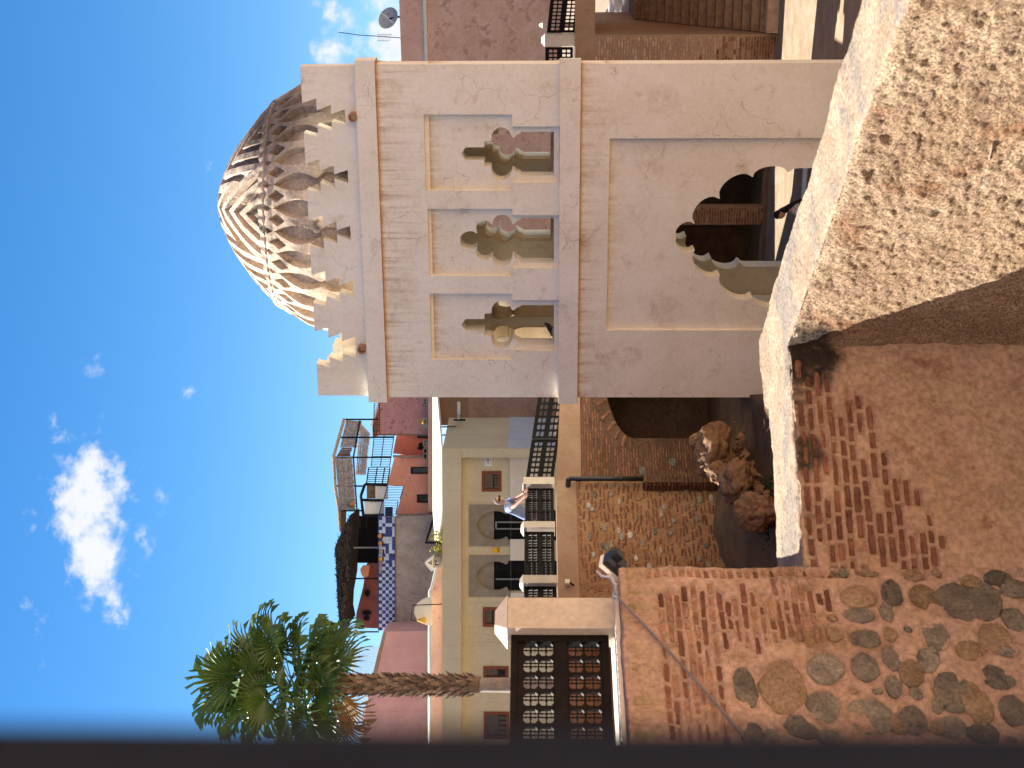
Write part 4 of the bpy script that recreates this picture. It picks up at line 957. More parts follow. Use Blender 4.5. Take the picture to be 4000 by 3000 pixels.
b = MB(); b.tube([fC.pt(*fC.hit(1365, 2139, -1), -1), fC.pt(*fC.hit(1480, 2139, -1), -1)], .035, 6); b.ob('canopy_post', m_grey, CW)
for yv in (2260, 2468):
    b = MB(); b.tube([fC.pt(*fC.hit(1356, yv, -.4), -.4), fC.pt(*fC.hit(1480, yv, -.4), -.4)], .03, 6); b.ob('canopy_post', m_ironw, CW)
# black thatch canopy
CT = thing('black_canopy', 'ragged black thatch canopy over the tiled roof terrace', 'canopy', at(1370, 2200, 51))
cp = [(1372, 2008), (1350, 2050), (1312, 2136), (1317, 2210), (1322, 2330), (1330, 2440), (1356, 2446), (1347, 2400), (1350, 2340), (1364, 2262), (1368, 2136), (1374, 2060)]
b = MB(); b.prism(fC, poly(fC, cp), [], .3, -2.4); b.ob('roof', m_thatch, CT)
b = MB(); pp = poly(fC, cp)
for k in range(900):
    s = random.uniform(pp[5][0], pp[0][0]); z = random.uniform(min(p[1] for p in pp), max(p[1] for p in pp))
    if not inpoly(s, z, pp): continue
    a = random.uniform(-.8, .8) + (pi / 2 if random.random() < .4 else 0); l = random.uniform(.05, .14); o = .3 + random.uniform(.0, .05)
    c = fC.pt(s, z, o); d = fC.e * cos(a) * l + Vector((0, 0, sin(a) * l)); w_ = Vector((0, 0, .012))
    b.add([c - d - w_, c + d - w_, c + d + w_ + fC.n * .03, c - d + w_ + fC.n * .03], [(0, 1, 2, 3)])
m_thatchl = material('grey_thatch', (.035, .031, .03), (.10, .09, .085), 20, bump=0, spec=.1)
b.ob('straw', m_thatchl, CT, kind='stuff')
# terracotta bowls along the parapet
m_orange = material('orange_clay', (.5, .2, .07), (.58, .27, .1), 8, bump=.1)
m_gold = material('mustard_clay', (.52, .3, .05), (.6, .36, .08), 8, bump=.1)
for i, (x, y, mm, lab) in enumerate([(1482, 2094, m_orange, 'round orange clay lamp on the tiled parapet, nearest the white booth'), (1484, 2122, m_orange, 'round orange clay lamp on the tiled parapet beside the grey one'), (1487, 2154, m_concrete, 'grey clay lamp between the orange and the mustard ones'), (1485, 2184, mm_ if False else m_gold, 'mustard yellow clay lamp at the end of the parapet row')]):
    p = fC.pt(*fC.hit(x + 2, y, .1), .1); B = thing('clay_lamp', lab, 'lamp', p, 'clay lamps on the terrace parapet')
    b = MB(); b.lathe(p, [(.03, -.085), (.075, -.055), (.088, 0), (.07, .05), (.045, .08)], 14); b.ob('bowl', mm, B, True)
    b = MB(); b.lathe(p, [(.048, .08), (.055, .092), (.045, .1)], 12); b.ob('rim', m_ironw, B)
    b = MB(); b.box(fC, fC.s(x, y) - .07, fC.s(x, y) + .07, fC.z(x + 12, y) - .02, fC.z(x + 12, y) + .02, .16, .0); b.ob('bracket', m_ironw, B)
# white booth with blue railing
fT = Fr(0, 50.9, 0); fT2 = Fr(0, 51.4, 0)
BO = thing('white_booth', 'small white panelled booth with dark frame on the roof terrace', 'booth', at(1500, 1960, 51))
b = MB(); b.rbox(fT2, 1424, 1500, 1960, 2012, 0, -.1); b.ob('panel', m_ivory if False else m_white, BO)
b = MB(); b.rbox(fT2, 1466, 1515, 1897, 1949, 0, -.1); b.ob('panel', m_white, BO)
b = MB(); b.rbox(fT2, 1430, 1466, 1897, 1949, -.2, -.3); b.ob('opening', m_wood, BO)
b = MB()
for L in ([(1410, 1936), (1426, 1891)], [(1426, 1891), (1515, 1895)], [(1410, 1936), (1420, 2014)], [(1412, 1953), (1500, 1955)], [(1420, 2014), (1500, 2012)]):
    b.tube([fT2.pt(*fT2.hit(*q_), .03) for q_ in L], .055, 5)
b.ob('frame', m_ironw, BO)
def railing(name, lab, fr, top, bot, n, m, r=.014, group=None, mids=()):
    """bars between two polylines given as (raw x, raw y) ends"""
    R = thing(name, lab, 'railing', fr.pt(*fr.hit(*bot[0])), group)
    for L in (top, bot) + tuple([(tuple(top[0][i] + (bot[0][i] - top[0][i]) * k for i in (0, 1)), tuple(top[1][i] + (bot[1][i] - top[1][i]) * k for i in (0, 1))) for k in mids]):
        b = MB(); b.tube([fr.pt(*fr.hit(*q_), 0) for q_ in L], r * 1.5, 5); b.ob('rail', m, R)
    for i in range(n):
        k = i / (n - 1); q_ = lambda L: fr.pt(*fr.hit(L[0][0] + (L[1][0] - L[0][0]) * k, L[0][1] + (L[1][1] - L[0][1]) * k), 0)
        b = MB(); b.tube([q_(top), q_(bot)], r, 4); b.ob('bar', m, R)
    return R
railing('blue_railing', 'blue iron railing in front of the booth, its upper right section', fT, ((1514, 1898), (1500, 1950)), ((1578, 1899), (1563, 1950)), 9, m_bluebar, .013, 'blue terrace railings')
railing('blue_railing', 'blue iron railing in front of the booth, its lower left section beside the tiles', fT, ((1495, 1956), (1480, 2012)), ((1556, 1955), (1546, 2012)), 10, m_bluebar, .013, 'blue terrace railings')
railing('terrace_railing', 'thin dark terrace railing against the sky under the reed pergola', fP, ((1462, 1697), (1450, 1822)), ((1540, 1697), (1522, 1822)), 20, m_ironw, .011, None, (.5,))
railing('terrace_railing', 'thin dark terrace railing below the far slatted pergola', fP, ((1462, 1575), (1459, 1696)), ((1482, 1575), (1484, 1696)), 14, m_ironw, .011)
railing('terrace_railing', 'dark terrace railing between the sky railing and the white booth', fP, ((1440, 1826), (1432, 1888)), ((1524, 1826), (1514, 1888)), 9, m_ironw, .016, None, (.4, .75))
railing('terrace_railing', 'thin railing against the sky beside the black canopy', fP, ((1388, 2018), (1378, 2062)), ((1432, 2018), (1432, 2062)), 7, m_ironw, .012, None, (.5,))
# reed pergola
PG = thing('reed_pergola', 'tall pergola of brown reed mats on the roof terrace against the sky', 'pergola', at(1500, 1780, 52))
fG = Fr(0, 52.4, 0)
def mat_panel(name, quad, n, o, par, m, gap=0, cross=0):
    Q = [fG.pt(*fG.hit(*p), o) for p in quad]; b = MB()              # quad: corner order along reeds
    for i in range(n):
        k0, k1 = i / n, (i + 1 - gap * random.uniform(.5, 1.2)) / n; j = random.uniform(-.02, .02); f0, f1 = random.uniform(-.02, .0), random.uniform(-.03, .06)
        L = lambda a, c, k: a + (c - a) * k
        p = [L(Q[0], Q[1], k0), L(Q[0], Q[1], k1), L(Q[3], Q[2], k1), L(Q[3], Q[2], k0)]
        d = p[3] - p[0]; p[0] -= d * f0; p[1] -= d * f0; p[2] += d * f1; p[3] += d * f1
        off = fG.n * random.uniform(0, .06); p = [v + off for v in p]
        b.add(p + [v - fG.n * .03 for v in p], [(0, 1, 2, 3), (7, 6, 5, 4), (0, 4, 5, 1), (1, 5, 6, 2), (2, 6, 7, 3), (3, 7, 4, 0)])
    for i in range(cross):
        k = (i + .5) / cross; a, c = Q[0] + (Q[3] - Q[0]) * k, Q[1] + (Q[2] - Q[1]) * k; b.tube([a + fG.n * .08, (a + c) / 2 + fG.n * .1 + Vector((0, 0, random.uniform(-.04, .04))), c + fG.n * .08], .018, 4)
    return b.ob(name, m, par, kind='stuff')
mat_panel('reed_mat', [(1352, 1641), (1328, 1748), (1392, 1748), (1412, 1645)], 46, 0, PG, m_reed, .15, 3)
mat_panel('reed_mat', [(1312, 1786), (1330, 1990), (1392, 1992), (1378, 1786)], 80, .2, PG, m_reed, .15, 3)
mat_panel('reed_lattice', [(1404, 1655), (1386, 1856), (1424, 1858), (1441, 1695)], 40, -.4, PG, m_reed, .5, 9)
mat_panel('board_panel', [(1332, 1750), (1311, 1784), (1364, 1784), (1372, 1750)], 5, -.2, PG, m_wood, .1)
b = MB(); b.tube([fG.pt(*fG.hit(x, y), .15) for x, y in [(1347, 1634), (1305, 1783), (1311, 1900), (1326, 1994), (1332, 2076)]], .06, 6); b.ob('top_beam', m_reed, PG)
b = MB(); b.tube([fG.pt(*fG.hit(x, y), .12) for x, y in [(1408, 1642), (1382, 1786), (1396, 1992)]], .03, 5); b.ob('lower_beam', m_ironw, PG)
for (x0, x1, yv) in ((1350, 1482, 1638), (1328, 1540, 1708), (1308, 1530, 1786), (1314, 1426, 1898), (1330, 1420, 1994)):
    b = MB(); b.tube([fG.pt(*fG.hit(x0, yv), .1), fG.pt(*fG.hit(x1, yv), .1)], .032, 6); b.ob('post', m_ironw, PG)
b = MB(); b.prism(fG, poly(fG, [(1330, 1994), (1333, 2074), (1350, 2052), (1352, 1994)]), [], 0, -.1); b.ob('end_board', m_wood, PG)
p = fG.pt(*fG.hit(1378, 1966), .35)
LN = thing('hanging_lantern', 'small orange lantern hanging under the reed pergola', 'lantern', p)
b = MB(); b.lathe(p, [(.02, -.1), (.09, -.05), (.1, 0), (.05, .09), (.01, .12)], 10); b.ob('shade', m_orange, LN, True)
b = MB(); b.tube([p + Vector((0, 0, .12)), p + Vector((0, 0, .3))], .008, 4); b.ob('chain', m_ironw, LN)
SL = thing('slatted_pergola', 'slatted wooden pergola roof beyond the rose block', 'pergola', at(1460, 1640, 53))
b = MB(); b.prism(fG, poly(fG, [(1475, 1568), (1442, 1664), (1444, 1712), (1462, 1708), (1478, 1570)]), [], -1, -1.6); b.ob('roof', m_wood, SL)
for k in range(16):
    c = fG.hit(1472 - 30 * k / 15, 1572 + 92 * k / 15); b = MB(); b.box(fG, c[0] - .02, c[0] + .03, c[1] - .03, c[1] + .05, -.92, -1.0); b.ob('slat_end', m_white, SL)
# pale rose house on the left, behind the palm
fD = Fr(0, 49, 0)
RH = thing('pale_rose_house', 'pale rose blind house wall behind the palm tree', 'house', (-11, 49, 1))
b = MB(); b.prism(fD, poly(fD, [(1745, 2462), (1497, 2468), (1454, 2647), (1438, 2714), (1438, 2770), (1745, 2770)]), [], 0, -4); b.ob('wall', m_rosy, RH)
b = MB(); b.prism(fD, poly(fD, [(1745, 2770.6), (1440, 2770.6), (1418, 2774), (1410, 2900), (1400, 3100), (1745, 3100)]), [], -.02, -4); b.ob('wall', m_rosy, RH)
b = MB(); b.prism(fD, poly(fD, [(1510, 2469), (1470, 2648), (1455, 2712), (1438, 2714), (1454, 2647), (1497, 2468)]), [], .03, .002); b.ob('weathered_edge', m_coping, RH)
railing('white_railing', 'pale iron railing with scrolls on the rose house, right of the palm trunk', fD, ((1385, 2528), (1372, 2655)), ((1482, 2528), (1452, 2655)), 22, m_white, .012, 'pale railings on the rose house')
railing('white_railing', 'pale iron railing on the rose house, left of the palm trunk', fD, ((1368, 2700), (1345, 2900)), ((1432, 2716), (1410, 2900)), 26, m_white, .012, 'pale railings on the rose house')
# roof ornaments above the cream house
CO = thing('chimney_cowl', 'small grey gabled chimney cowl with white edges on the cream roof', 'chimney', at(1722, 2200, 45.4))
fO = Fr(0, 45.4, 0)
b = MB(); b.prism(fO, poly(fO, [(1725, 2182), (1692, 2182), (1692, 2216), (1725, 2216)]), [rect(fO, 1700, 1712, 2190, 2208)], 0, -.35); b.ob('shaft', m_concrete, CO)
b = MB(); b.prism(fO, poly(fO, [(1692, 2172), (1661, 2194), (1660, 2202), (1684, 2230), (1692, 2230)]), [poly(fO, [(1688, 2186), (1672, 2197), (1688, 2208)])], .06, -.4); b.ob('hood', m_white, CO)
OR_ = thing('half_round_ornament', 'cream half round roof ornament with a golden lamp beside it', 'ornament', at(1690, 2390, 45.5))
c = fO.hit(1686, 2390); r_ = .45
b = MB(); b.prism(fO, [(c[0] + r_ * cos(t * pi / 18), c[1] + r_ * 1.25 * sin(t * pi / 18)) for t in range(19)], [], 0, -.25); b.ob('shell', m_ivory, OR_)
b = MB(); b.lathe(fO.pt(*fO.hit(1650, 2420), .15), [(.02, -.16), (.1, -.1), (.06, .08), (.015, .16)], 10); b.ob('lamp', m_gold, OR_, True)
b = MB(); b.tube([fO.pt(*fO.hit(x, y), .1) for x, y in [(1727, 2358), (1612, 2362), (1607, 2420), (1625, 2424)]], .018, 5); b.ob('bracket', m_ironw, OR_)
for i, (x, y, lab) in enumerate([(1712, 2095, 'small yellow green rooftop plant nearest the awning end'), (1714, 2145, 'yellow green rooftop plant beside the chimney cowl')]):
    b = MB(); p = at(x, y, 45.3)
    for k in range(90):
        c = p + Vector((random.gauss(0, .1), random.gauss(0, .08), random.gauss(0, .09))); d = Vector((random.uniform(-1, 1), random.uniform(-1, 1), random.uniform(-1, 1))).normalized() * .05; e = d.orthogonal().normalized() * .025
        b.add([c - d, c + e, c + d, c - e], [(0, 1, 2, 3)])
    m_pl = material('yellow_leaf', (.25, .24, .03), (.4, .36, .06), 10, bump=0)
    P_ = thing('roof_plant', lab, 'plant', p - Vector((0, 0, .1)), 'plants on the cream roof'); b.ob('leaves', m_pl, P_)
    b = MB(); b.lathe(p - Vector((0, 0, .18)), [(.07, -.06), (.09, .08)], 10); b.ob('pot', m_clay, P_)
SK = thing('tilted_skylight', 'dark framed skylight leaning against the concrete house', 'skylight', at(1705, 2080, 50.6))
b = MB(); q_ = [(1693, 2020), (1663, 2117), (1728, 2119), (1728, 2040)]; b.prism(fC, poly(fC, q_), [poly(fC, [(1697, 2036), (1672, 2110), (1728, 2112), (1726, 2050)])], .5, .3); b.ob('frame', m_ironw, SK)
b = MB(); b.prism(fC, poly(fC, [(1697, 2036), (1672, 2110), (1728, 2112), (1726, 2050)]), [], .42, .36); b.ob('pane', m_concrete, SK)
# pink house on the right
x0 = .2409 * 49.5; fK = Fr(x0 - 3, 49.5 + 1.3, -23); fK = Fr(fK.pt(-5, 0).x, fK.pt(-5, 0).y, -23)
PH = thing('pink_house', 'tall weathered pink house with a white string ledge behind the far railing', 'house', fK.pt(3, -1, -1))
zk0, zk1, zk2 = fK.z(1568, 245), fK.z(1660, 245), fK.z(1673, 245)
b = MB(); b.box(fK, 0, 21, zk2, zk0, 0, -4); b.ob('upper_wall', m_pinkw, PH)
b = MB(); b.box(fK, 0, 21, ZST, zk2 - .004, -.02, -4); b.ob('lower_wall', m_brownw if False else material('blotched_pink_render', (.62, .375, .25), (.72, .47, .335), 1.1, (.50, .28, .185), 2.2, .53, .12, bump=.6, bs=10, cracks=.4), PH)
b = MB(); b.box(fK, -.05, 21, zk2, zk1, .10, .001); b.ob('string_ledge', m_white, PH)
DS = thing('satellite_dish', 'grey satellite dish with rust spots on the roof edge', 'satellite dish', fK.pt(*fK.hit(1545, 68), -.3))
dc = fK.pt(*fK.hit(1516, 70, -.3), -.3); ax = Vector((.22, -1, .52)).normalized(); u_ = ax.orthogonal().normalized(); v_ = ax.cross(u_)
b = MB(); vs = [dc - ax * .10]; fs = []; N = 24
for ri in range(1, 5):
    for j in range(N):
        t = 2 * pi * j / N; r = .40 * ri / 4; vs.append(dc + (u_ * cos(t) + v_ * sin(t)) * r + ax * (.1 * (ri / 4) ** 2 - .10))
for j in range(N): fs.append((0, 1 + j, 1 + (j + 1) % N))
for ri in range(3):
    for j in range(N): a = 1 + ri * N + j; c = 1 + ri * N + (j + 1) % N; fs.append((a, a + N, c + N, c))
b.add(vs, fs)
b.ob('reflector', material('rusty_grey_paint', (.36, .35, .33), (.42, .41, .39), 3, (.22, .1, .04), 5, .6, .05, bump=.05), DS, True)
b = MB(); b.tube([dc + u_ * .4, dc + ax * .45 + u_ * .0], .012, 5); b.ob('feed_arm', m_grey, DS)
b = MB(); b.tube([dc - ax * .1, fK.pt(*fK.hit(1548, 66, -.3), -.3), fK.pt(fK.hit(1548, 66, -.3)[0], zk0, -.3)], .035, 6); b.ob('mount', m_ironw, DS)
AN = thing('tv_antenna', 'thin bent aerial mast with a small comb antenna on the pink roof', 'antenna', fK.pt(*fK.hit(1566, 148), -.3))
b = MB(); b.tube([fK.pt(*fK.hit(x, y, -.3), -.3) for x, y in [(1322, 126), (1360, 131), (1400, 137), (1470, 141), (1568, 148)]], .016, 5); b.ob('mast', m_bluebar, AN)
b = MB(); b.tube([fK.pt(*fK.hit(x, y, -.25), -.25) for x, y in [(1474, 134), (1532, 134)]], .008, 4); b.tube([fK.pt(*fK.hit(x, y, -.25), -.25) for x, y in [(1474, 159), (1520, 160)]], .008, 4); b.ob('boom', m_ironw, AN)
for k in range(7):
    b = MB(); x = 1476 + k * 8; b.tube([fK.pt(*fK.hit(x, 133, -.25), -.25), fK.pt(*fK.hit(x, 160, -.25), -.25)], .006, 4); b.ob('element', m_ironw, AN)
# ---------------------------------------------------------------- turned-wood balustrades
def sq(cx, cz, w_, h, k=.3): return [(cx - w_, cz - h + h * k), (cx - w_ + w_ * k, cz - h), (cx + w_ - w_ * k, cz - h), (cx + w_, cz - h + h * k), (cx + w_, cz + h - h * k), (cx + w_ - w_ * k, cz + h), (cx - w_ + w_ * k, cz + h), (cx - w_, cz + h - h * k)]
def screen(lab, fr, s0, s1, z0, z1, o, bays, ncol, slope=0, group='far turned wood screens', spind=True, kw=.33):
    S = thing('wooden_screen', lab, 'balustrade screen', fr.pt(s0, z0, o), group)
    L, H = s1 - s0, z1 - z0; ff = Fr(fr.pt(s0, 0, o).x, fr.pt(s0, 0, o).y, math.degrees(fr.a))
    class Sh(Fr):
        def pt(f, s, z, o=0): p = f.P + f.e * s + f.n * o; p.z = z + slope * s; return p
    fs_ = Sh(ff.P.x, ff.P.y, math.degrees(fr.a))
    rows = (.16, .33, .65, .82); mw = .05 * H
    b = MB(); holes = []
    for i in range(bays):
        a, c = mw + i * (L - 2 * mw) / bays, mw + (i + 1) * (L - 2 * mw) / bays; p = (c - a - mw * .8) / ncol
        for j in range(ncol):
            for r in rows: holes.append(sq(a + mw * .4 + (j + .5) * p, z0 + H * r, p * kw, H * .062))
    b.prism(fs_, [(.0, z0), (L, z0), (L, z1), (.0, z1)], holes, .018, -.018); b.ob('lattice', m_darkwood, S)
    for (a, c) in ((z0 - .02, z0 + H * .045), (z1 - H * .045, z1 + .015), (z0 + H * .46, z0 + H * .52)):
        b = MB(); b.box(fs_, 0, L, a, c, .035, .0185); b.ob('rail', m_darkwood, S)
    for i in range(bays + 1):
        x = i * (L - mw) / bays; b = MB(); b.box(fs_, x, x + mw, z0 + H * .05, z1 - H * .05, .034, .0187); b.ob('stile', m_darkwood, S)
    return S, fs_
def post(lab, fr, s0, s1, z0, z1, o0, o1, cap=.1, group='rendered posts of the far balustrade', name='balustrade_post', m=None):
    P_ = thing(name, lab, 'post', fr.pt((s0 + s1) / 2, z0, (o0 + o1) / 2), group); m = m or m_postw
    b = MB(); b.box(fr, s0, s1, z0, z1, o0, o1); b.ob('shaft', m, P_)
    b = MB(); w_ = (s1 - s0) * .27; d = (o0 - o1) * .27; e = .012
    A = [fr.pt(s0 - e, z1 + .002, o0 + e), fr.pt(s1 + e, z1 + .002, o0 + e), fr.pt(s1 + e, z1 + .002, o1 - e), fr.pt(s0 - e, z1 + .002, o1 - e)]; B = [fr.pt(s0 + w_, z1 + cap, o0 - d), fr.pt(s1 - w_, z1 + cap, o0 - d), fr.pt(s1 - w_, z1 + cap, o1 + d), fr.pt(s0 + w_, z1 + cap, o1 + d)]
    b.add(A + B, [(0, 1, 5, 4), (1, 2, 6, 5), (2, 3, 7, 6), (3, 0, 4, 7), (4, 5, 6, 7), (3, 2, 1, 0)]); b.ob('cap', m_white if cap > .05 else m, P_)
    return P_
m_postw = material('post_render', (.45, .395, .325), (.50, .445, .37), 1.6, (.40, .33, .265), 4, .6, .2, bump=.25, bs=24, cracks=.4)
oB = -.15
def zO(x, y): return fOL.z(x, y, oB)
def sO(y, x=2100): return fOL.s(x, y, oB)
screen('far dark wooden screen directly in front of the man in blue', fOL, sO(2050), sO(1911), zO(2160, 1980), zO(2054, 1980), oB, 3, 5)
screen('far dark wooden screen between the two pale posts left of the man', fOL, sO(2259), sO(2081), zO(2163, 2170), zO(2051, 2170), oB, 3, 5)
screen('far dark wooden screen half hidden behind the near post', fOL, sO(2420), sO(2295), zO(2170, 2330), zO(2050, 2330), oB, 2, 5)
post('pale post at the corner of the pit, under the hand of the man', fOL, sO(1907), sO(1880), zO(2166, 1895), zO(2044, 1895), oB + .14, oB - .14, .02)
post('pale post with white cap between the two far screens', fOL, sO(2078), sO(2053), zO(2168, 2065), zO(2046, 2065), oB + .14, oB - .14, .07)
post('pale post with white cap beside the near balustrade column', fOL, sO(2294), sO(2263), zO(2175, 2278), zO(2044, 2278), oB + .14, oB - .14, .08)
a0 = fOR.hit(2056, 1873, -.15); a1 = fOR.hit(2104, 1556, -.15); sl = (a1[1] - a0[1]) / (a1[0] - a0[0]); c0 = fOR.hit(2158, 1873, -.15)
mid = a0[0] + (a1[0] - a0[0]) * .485
screen('sloping dark wooden screen with pale openings next to the corner post', fOR, a0[0], mid - .015, c0[1], a0[1], -.15, 1, 7, sl, kw=.36)
screen('sloping dark wooden screen running behind the pavilion corner', fOR, mid + .015, a1[0] + 1.6, c0[1] + sl * (mid - a0[0]), a0[1] + sl * (mid - a0[0]), -.15, 2, 7, sl, kw=.36)
# right-hand balustrade above the stair
oR = -.2
def hR(x, y): return fPW.hit(x, y, oR)
s0, s1 = hR(2190, 330)[0], hR(2190, 181)[0]
screen('dark wooden screen on the right between the pavilion and the pale post', fPW, s0, s1 - .02, hR(2238, 220)[1], hR(2132, 220)[1], oR, 1, 8, group='right hand turned wood screens')
post('pale post between the two dark screens on the right', fPW, hR(2190, 178)[0], hR(2190, 132)[0], hR(2246, 150)[1], hR(2128, 150)[1], oR + .17, oR - .17, .1, 'pale posts on the right')
post('pale post half hidden behind the right hand screen', fPW, hR(2190, 116)[0], hR(2190, 96)[0], hR(2246, 150)[1], hR(2120, 150)[1], oR - .5, oR - .8, .1, 'pale posts on the right')
s0, s1 = hR(2190, 128)[0], hR(2190, -160)[0]; sl = (hR(2152, 0)[1] - hR(2139, 123)[1]) / (hR(2152, 0)[0] - hR(2139, 123)[0])
screen('descending dark wooden screen at the right edge above the staircase', fPW, s0, s1, hR(2247, 125)[1], hR(2138, 125)[1], oR, 2, 9, sl, group='right hand turned wood screens')
b = MB(); b.rbox(fPW, 2239, 2246, 330, 180, .1, -.45); b.ob('pale_kerb', m_white, None, label='thin pale kerb under the right hand screen', cat='kerb')

# near column and screen on the stone wall
oN = -.30
def hN(x, y): return fS.hit(x, y, oN)
c0 = hN(2200, 2454)[0]; c1 = hN(2200, 2335)[0]; zb_ = HL + .02
post('large pale column with pyramid cap at the end of the near balustrade', fS, c0, c1, HL - .01, hN(1983, 2395)[1], oN + .0, oN - .2, .085, None, 'balustrade_column')
oS = oN - .1
def hS(x, y): return fS.hit(x, y, oS)
sN1 = c0 - .004; sN0 = -2.25; zN0, zN1 = hS(2378, 2520)[1], hS(1996, 2520)[1]
SN = thing('wooden_screen', 'near dark brown turned wood balustrade screen on the stone wall', 'balustrade screen', fS.pt(sN1 - .5, zN0, oS))
hol = []; pit = hS(2150, 2541)[0] - hS(2150, 2604)[0]; sc_ = hS(2150, 2541)[0]; cols = [sc_ - pit * i for i in range(12) if sc_ - pit * i > sN0 + .05]
rws = [(hS(x0, 2540)[1], hS(x1, 2540)[1]) for x0, x1 in ((2046, 2100), (2106, 2160), (2221, 2275), (2284, 2340))]
for c in cols:
    for za, zc in rws: hol.append(sq(c, (za + zc) / 2, pit * .40, abs(za - zc) / 2, .35))
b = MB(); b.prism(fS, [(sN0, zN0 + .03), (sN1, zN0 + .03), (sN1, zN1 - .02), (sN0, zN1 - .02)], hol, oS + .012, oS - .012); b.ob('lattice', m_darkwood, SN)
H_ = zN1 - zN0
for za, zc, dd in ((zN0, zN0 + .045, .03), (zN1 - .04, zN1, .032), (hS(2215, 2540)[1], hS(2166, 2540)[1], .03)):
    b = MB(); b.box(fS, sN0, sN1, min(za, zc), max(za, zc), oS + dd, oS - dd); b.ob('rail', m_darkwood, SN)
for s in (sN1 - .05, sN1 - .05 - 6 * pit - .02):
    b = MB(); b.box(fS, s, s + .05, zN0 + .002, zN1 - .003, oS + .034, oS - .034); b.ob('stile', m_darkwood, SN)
sp = MB(); sp.lathe((0, 0, 0), [(.006, -.06), (.006, -.045), (.011, -.035), (.006, -.025), (.006, -.012), (.014, 0), (.006, .012), (.006, .025), (.011, .035), (.006, .045), (.006, .06)], 8); spm = sp.mesh('spindle', m_darkwood, True)
hh = abs(rws[0][0] - rws[0][1]) / .12 * 1.1
for c in cols:
    for za, zc in rws:
        for dx in (-.013, .013):
            obj('spindle', spm, SN, mat4=Matrix.Translation(fS.pt(c + dx, (za + zc) / 2, oS + .016)) @ Matrix.Diagonal((.7, .7, hh, 1)))
        obj('spindle', spm, SN, mat4=Matrix.Translation(fS.pt(c, (za + zc) / 2, oS - .016)) @ Matrix.Rotation(fS.a, 4, 'Z') @ Matrix.Rotation(pi / 2, 4, 'Y') @ Matrix.Diagonal((.7, .7, pit * .85 / .12, 1)))
b = MB(); b.box(fS, -4, .0, HL - .006, HL + .02, -.16, -.74); b.ob('coping_slab', m_white, None, label='pale coping slab under the near wooden screen', cat='coping')

# ---------------------------------------------------------------- lights and cables on the near wall
m_cable = material('grey_cable', (.17, .16, .17), bump=.1, rough=.6)
b = MB(); pts = [(2330, 2232), (2376, 2246), (2394, 2285), (2398, 2330), (2440, 2376), (2530, 2470), (2620, 2565), (2720, 2675), (2800, 2765), (2880, 2860), (2960, 2960)]
b.tube([fS.pt(*fS.hit(x, y), .035 if i > 2 else .01) for i, (x, y) in enumerate(pts) if i > 1], .0085, 6); b.ob('cable', m_cable, None, True, label='grey cable hanging slantwise down the stone wall from the column foot', cat='cable')
FL = thing('floodlight', 'black and white floodlight perched on the end of the stone wall', 'floodlight', fS.pt(-.02, HL, -.2))
p = at(2392, 2212, 9.35)
b = MB(); f_ = Fr(p.x, p.y, 20)
def obox(b, c, ax_, ay_, az_, hx, hy, hz):
    b.add([c + ax_ * (hx * i) + ay_ * (hy * j) + az_ * (hz * k) for i in (-1, 1) for j in (-1, 1) for k in (-1, 1)], [(0, 1, 3, 2), (4, 6, 7, 5), (0, 4, 5, 1), (2, 3, 7, 6), (0, 2, 6, 4), (1, 5, 7, 3)])
a_ = Vector((.62, -.25, .72)).normalized(); n_ = Vector((-.5, .4, .6)); n_ = (n_ - a_ * n_.dot(a_)).normalized(); t_ = a_.cross(n_)
obox(b, p + n_ * .02, a_, t_, n_, .085, .055, .016); b.ob('housing', m_white, FL)
b = MB(); obox(b, p - n_ * .035 + a_ * .01, a_, t_, n_, .07, .05, .038); obox(b, p - n_ * .09 + a_ * .04, a_, t_, n_, .03, .03, .03); b.ob('heat_sink', m_pipe, FL)
b = MB(); obox(b, p + n_ * .039, a_, t_, n_, .065, .035, .002); b.ob('lens', m_grey, FL)
b = MB(); b.tube([p - t_ * .06, p - t_ * .06 - Vector((.02, 0, .1)), fS.pt(-.06, HL - .01, -.15)], .009, 5); b.ob('bracket', m_cable, FL)
b = MB(); b.tube([fS.pt(*fS.hit(x, y, -.05), -.05) for x, y in [(2376, 2244), (2386, 2258), (2404, 2285), (2400, 2335)]], .014, 6); b.tube([fS.pt(*fS.hit(x, y, -.02), .01) for x, y in [(2330, 2243), (2350, 2262), (2390, 2268), (2400, 2300)]], .009, 6); b.ob('cable_bundle', m_paleblue, None, True, label='bundle of pale cables round the foot of the column', cat='cable')
p = fOL.pt(*fOL.hit(2216, 2275, .12), .12)
SLt = thing('spotlight', 'small pale spotlight on a stem on the ochre wall coping', 'spotlight', p)
b = MB(); obox(b, p, fOL.e, fOL.n, Vector((0, 0, 1)), .06, .04, .05); b.ob('head', m_ivory, SLt)
b = MB(); b.tube([p - Vector((0, 0, .05)), p - Vector((0, 0, .15)) - fOL.n * .1], .02, 6); b.ob('stem', m_ironw, SLt)
PO_ = thing('metal_post', 'dark square metal post standing right beside the camera', 'post', (-.105, .30, -1.65))
b = MB(); b.box(Fr(-.0815, .305, 0), -.075, .0, -1.65, 1.6, .03, -.03); b.ob('bar', material('dark_steel', (.0115, .0135, .021), bump=0, rough=.8, spec=0), PO_)

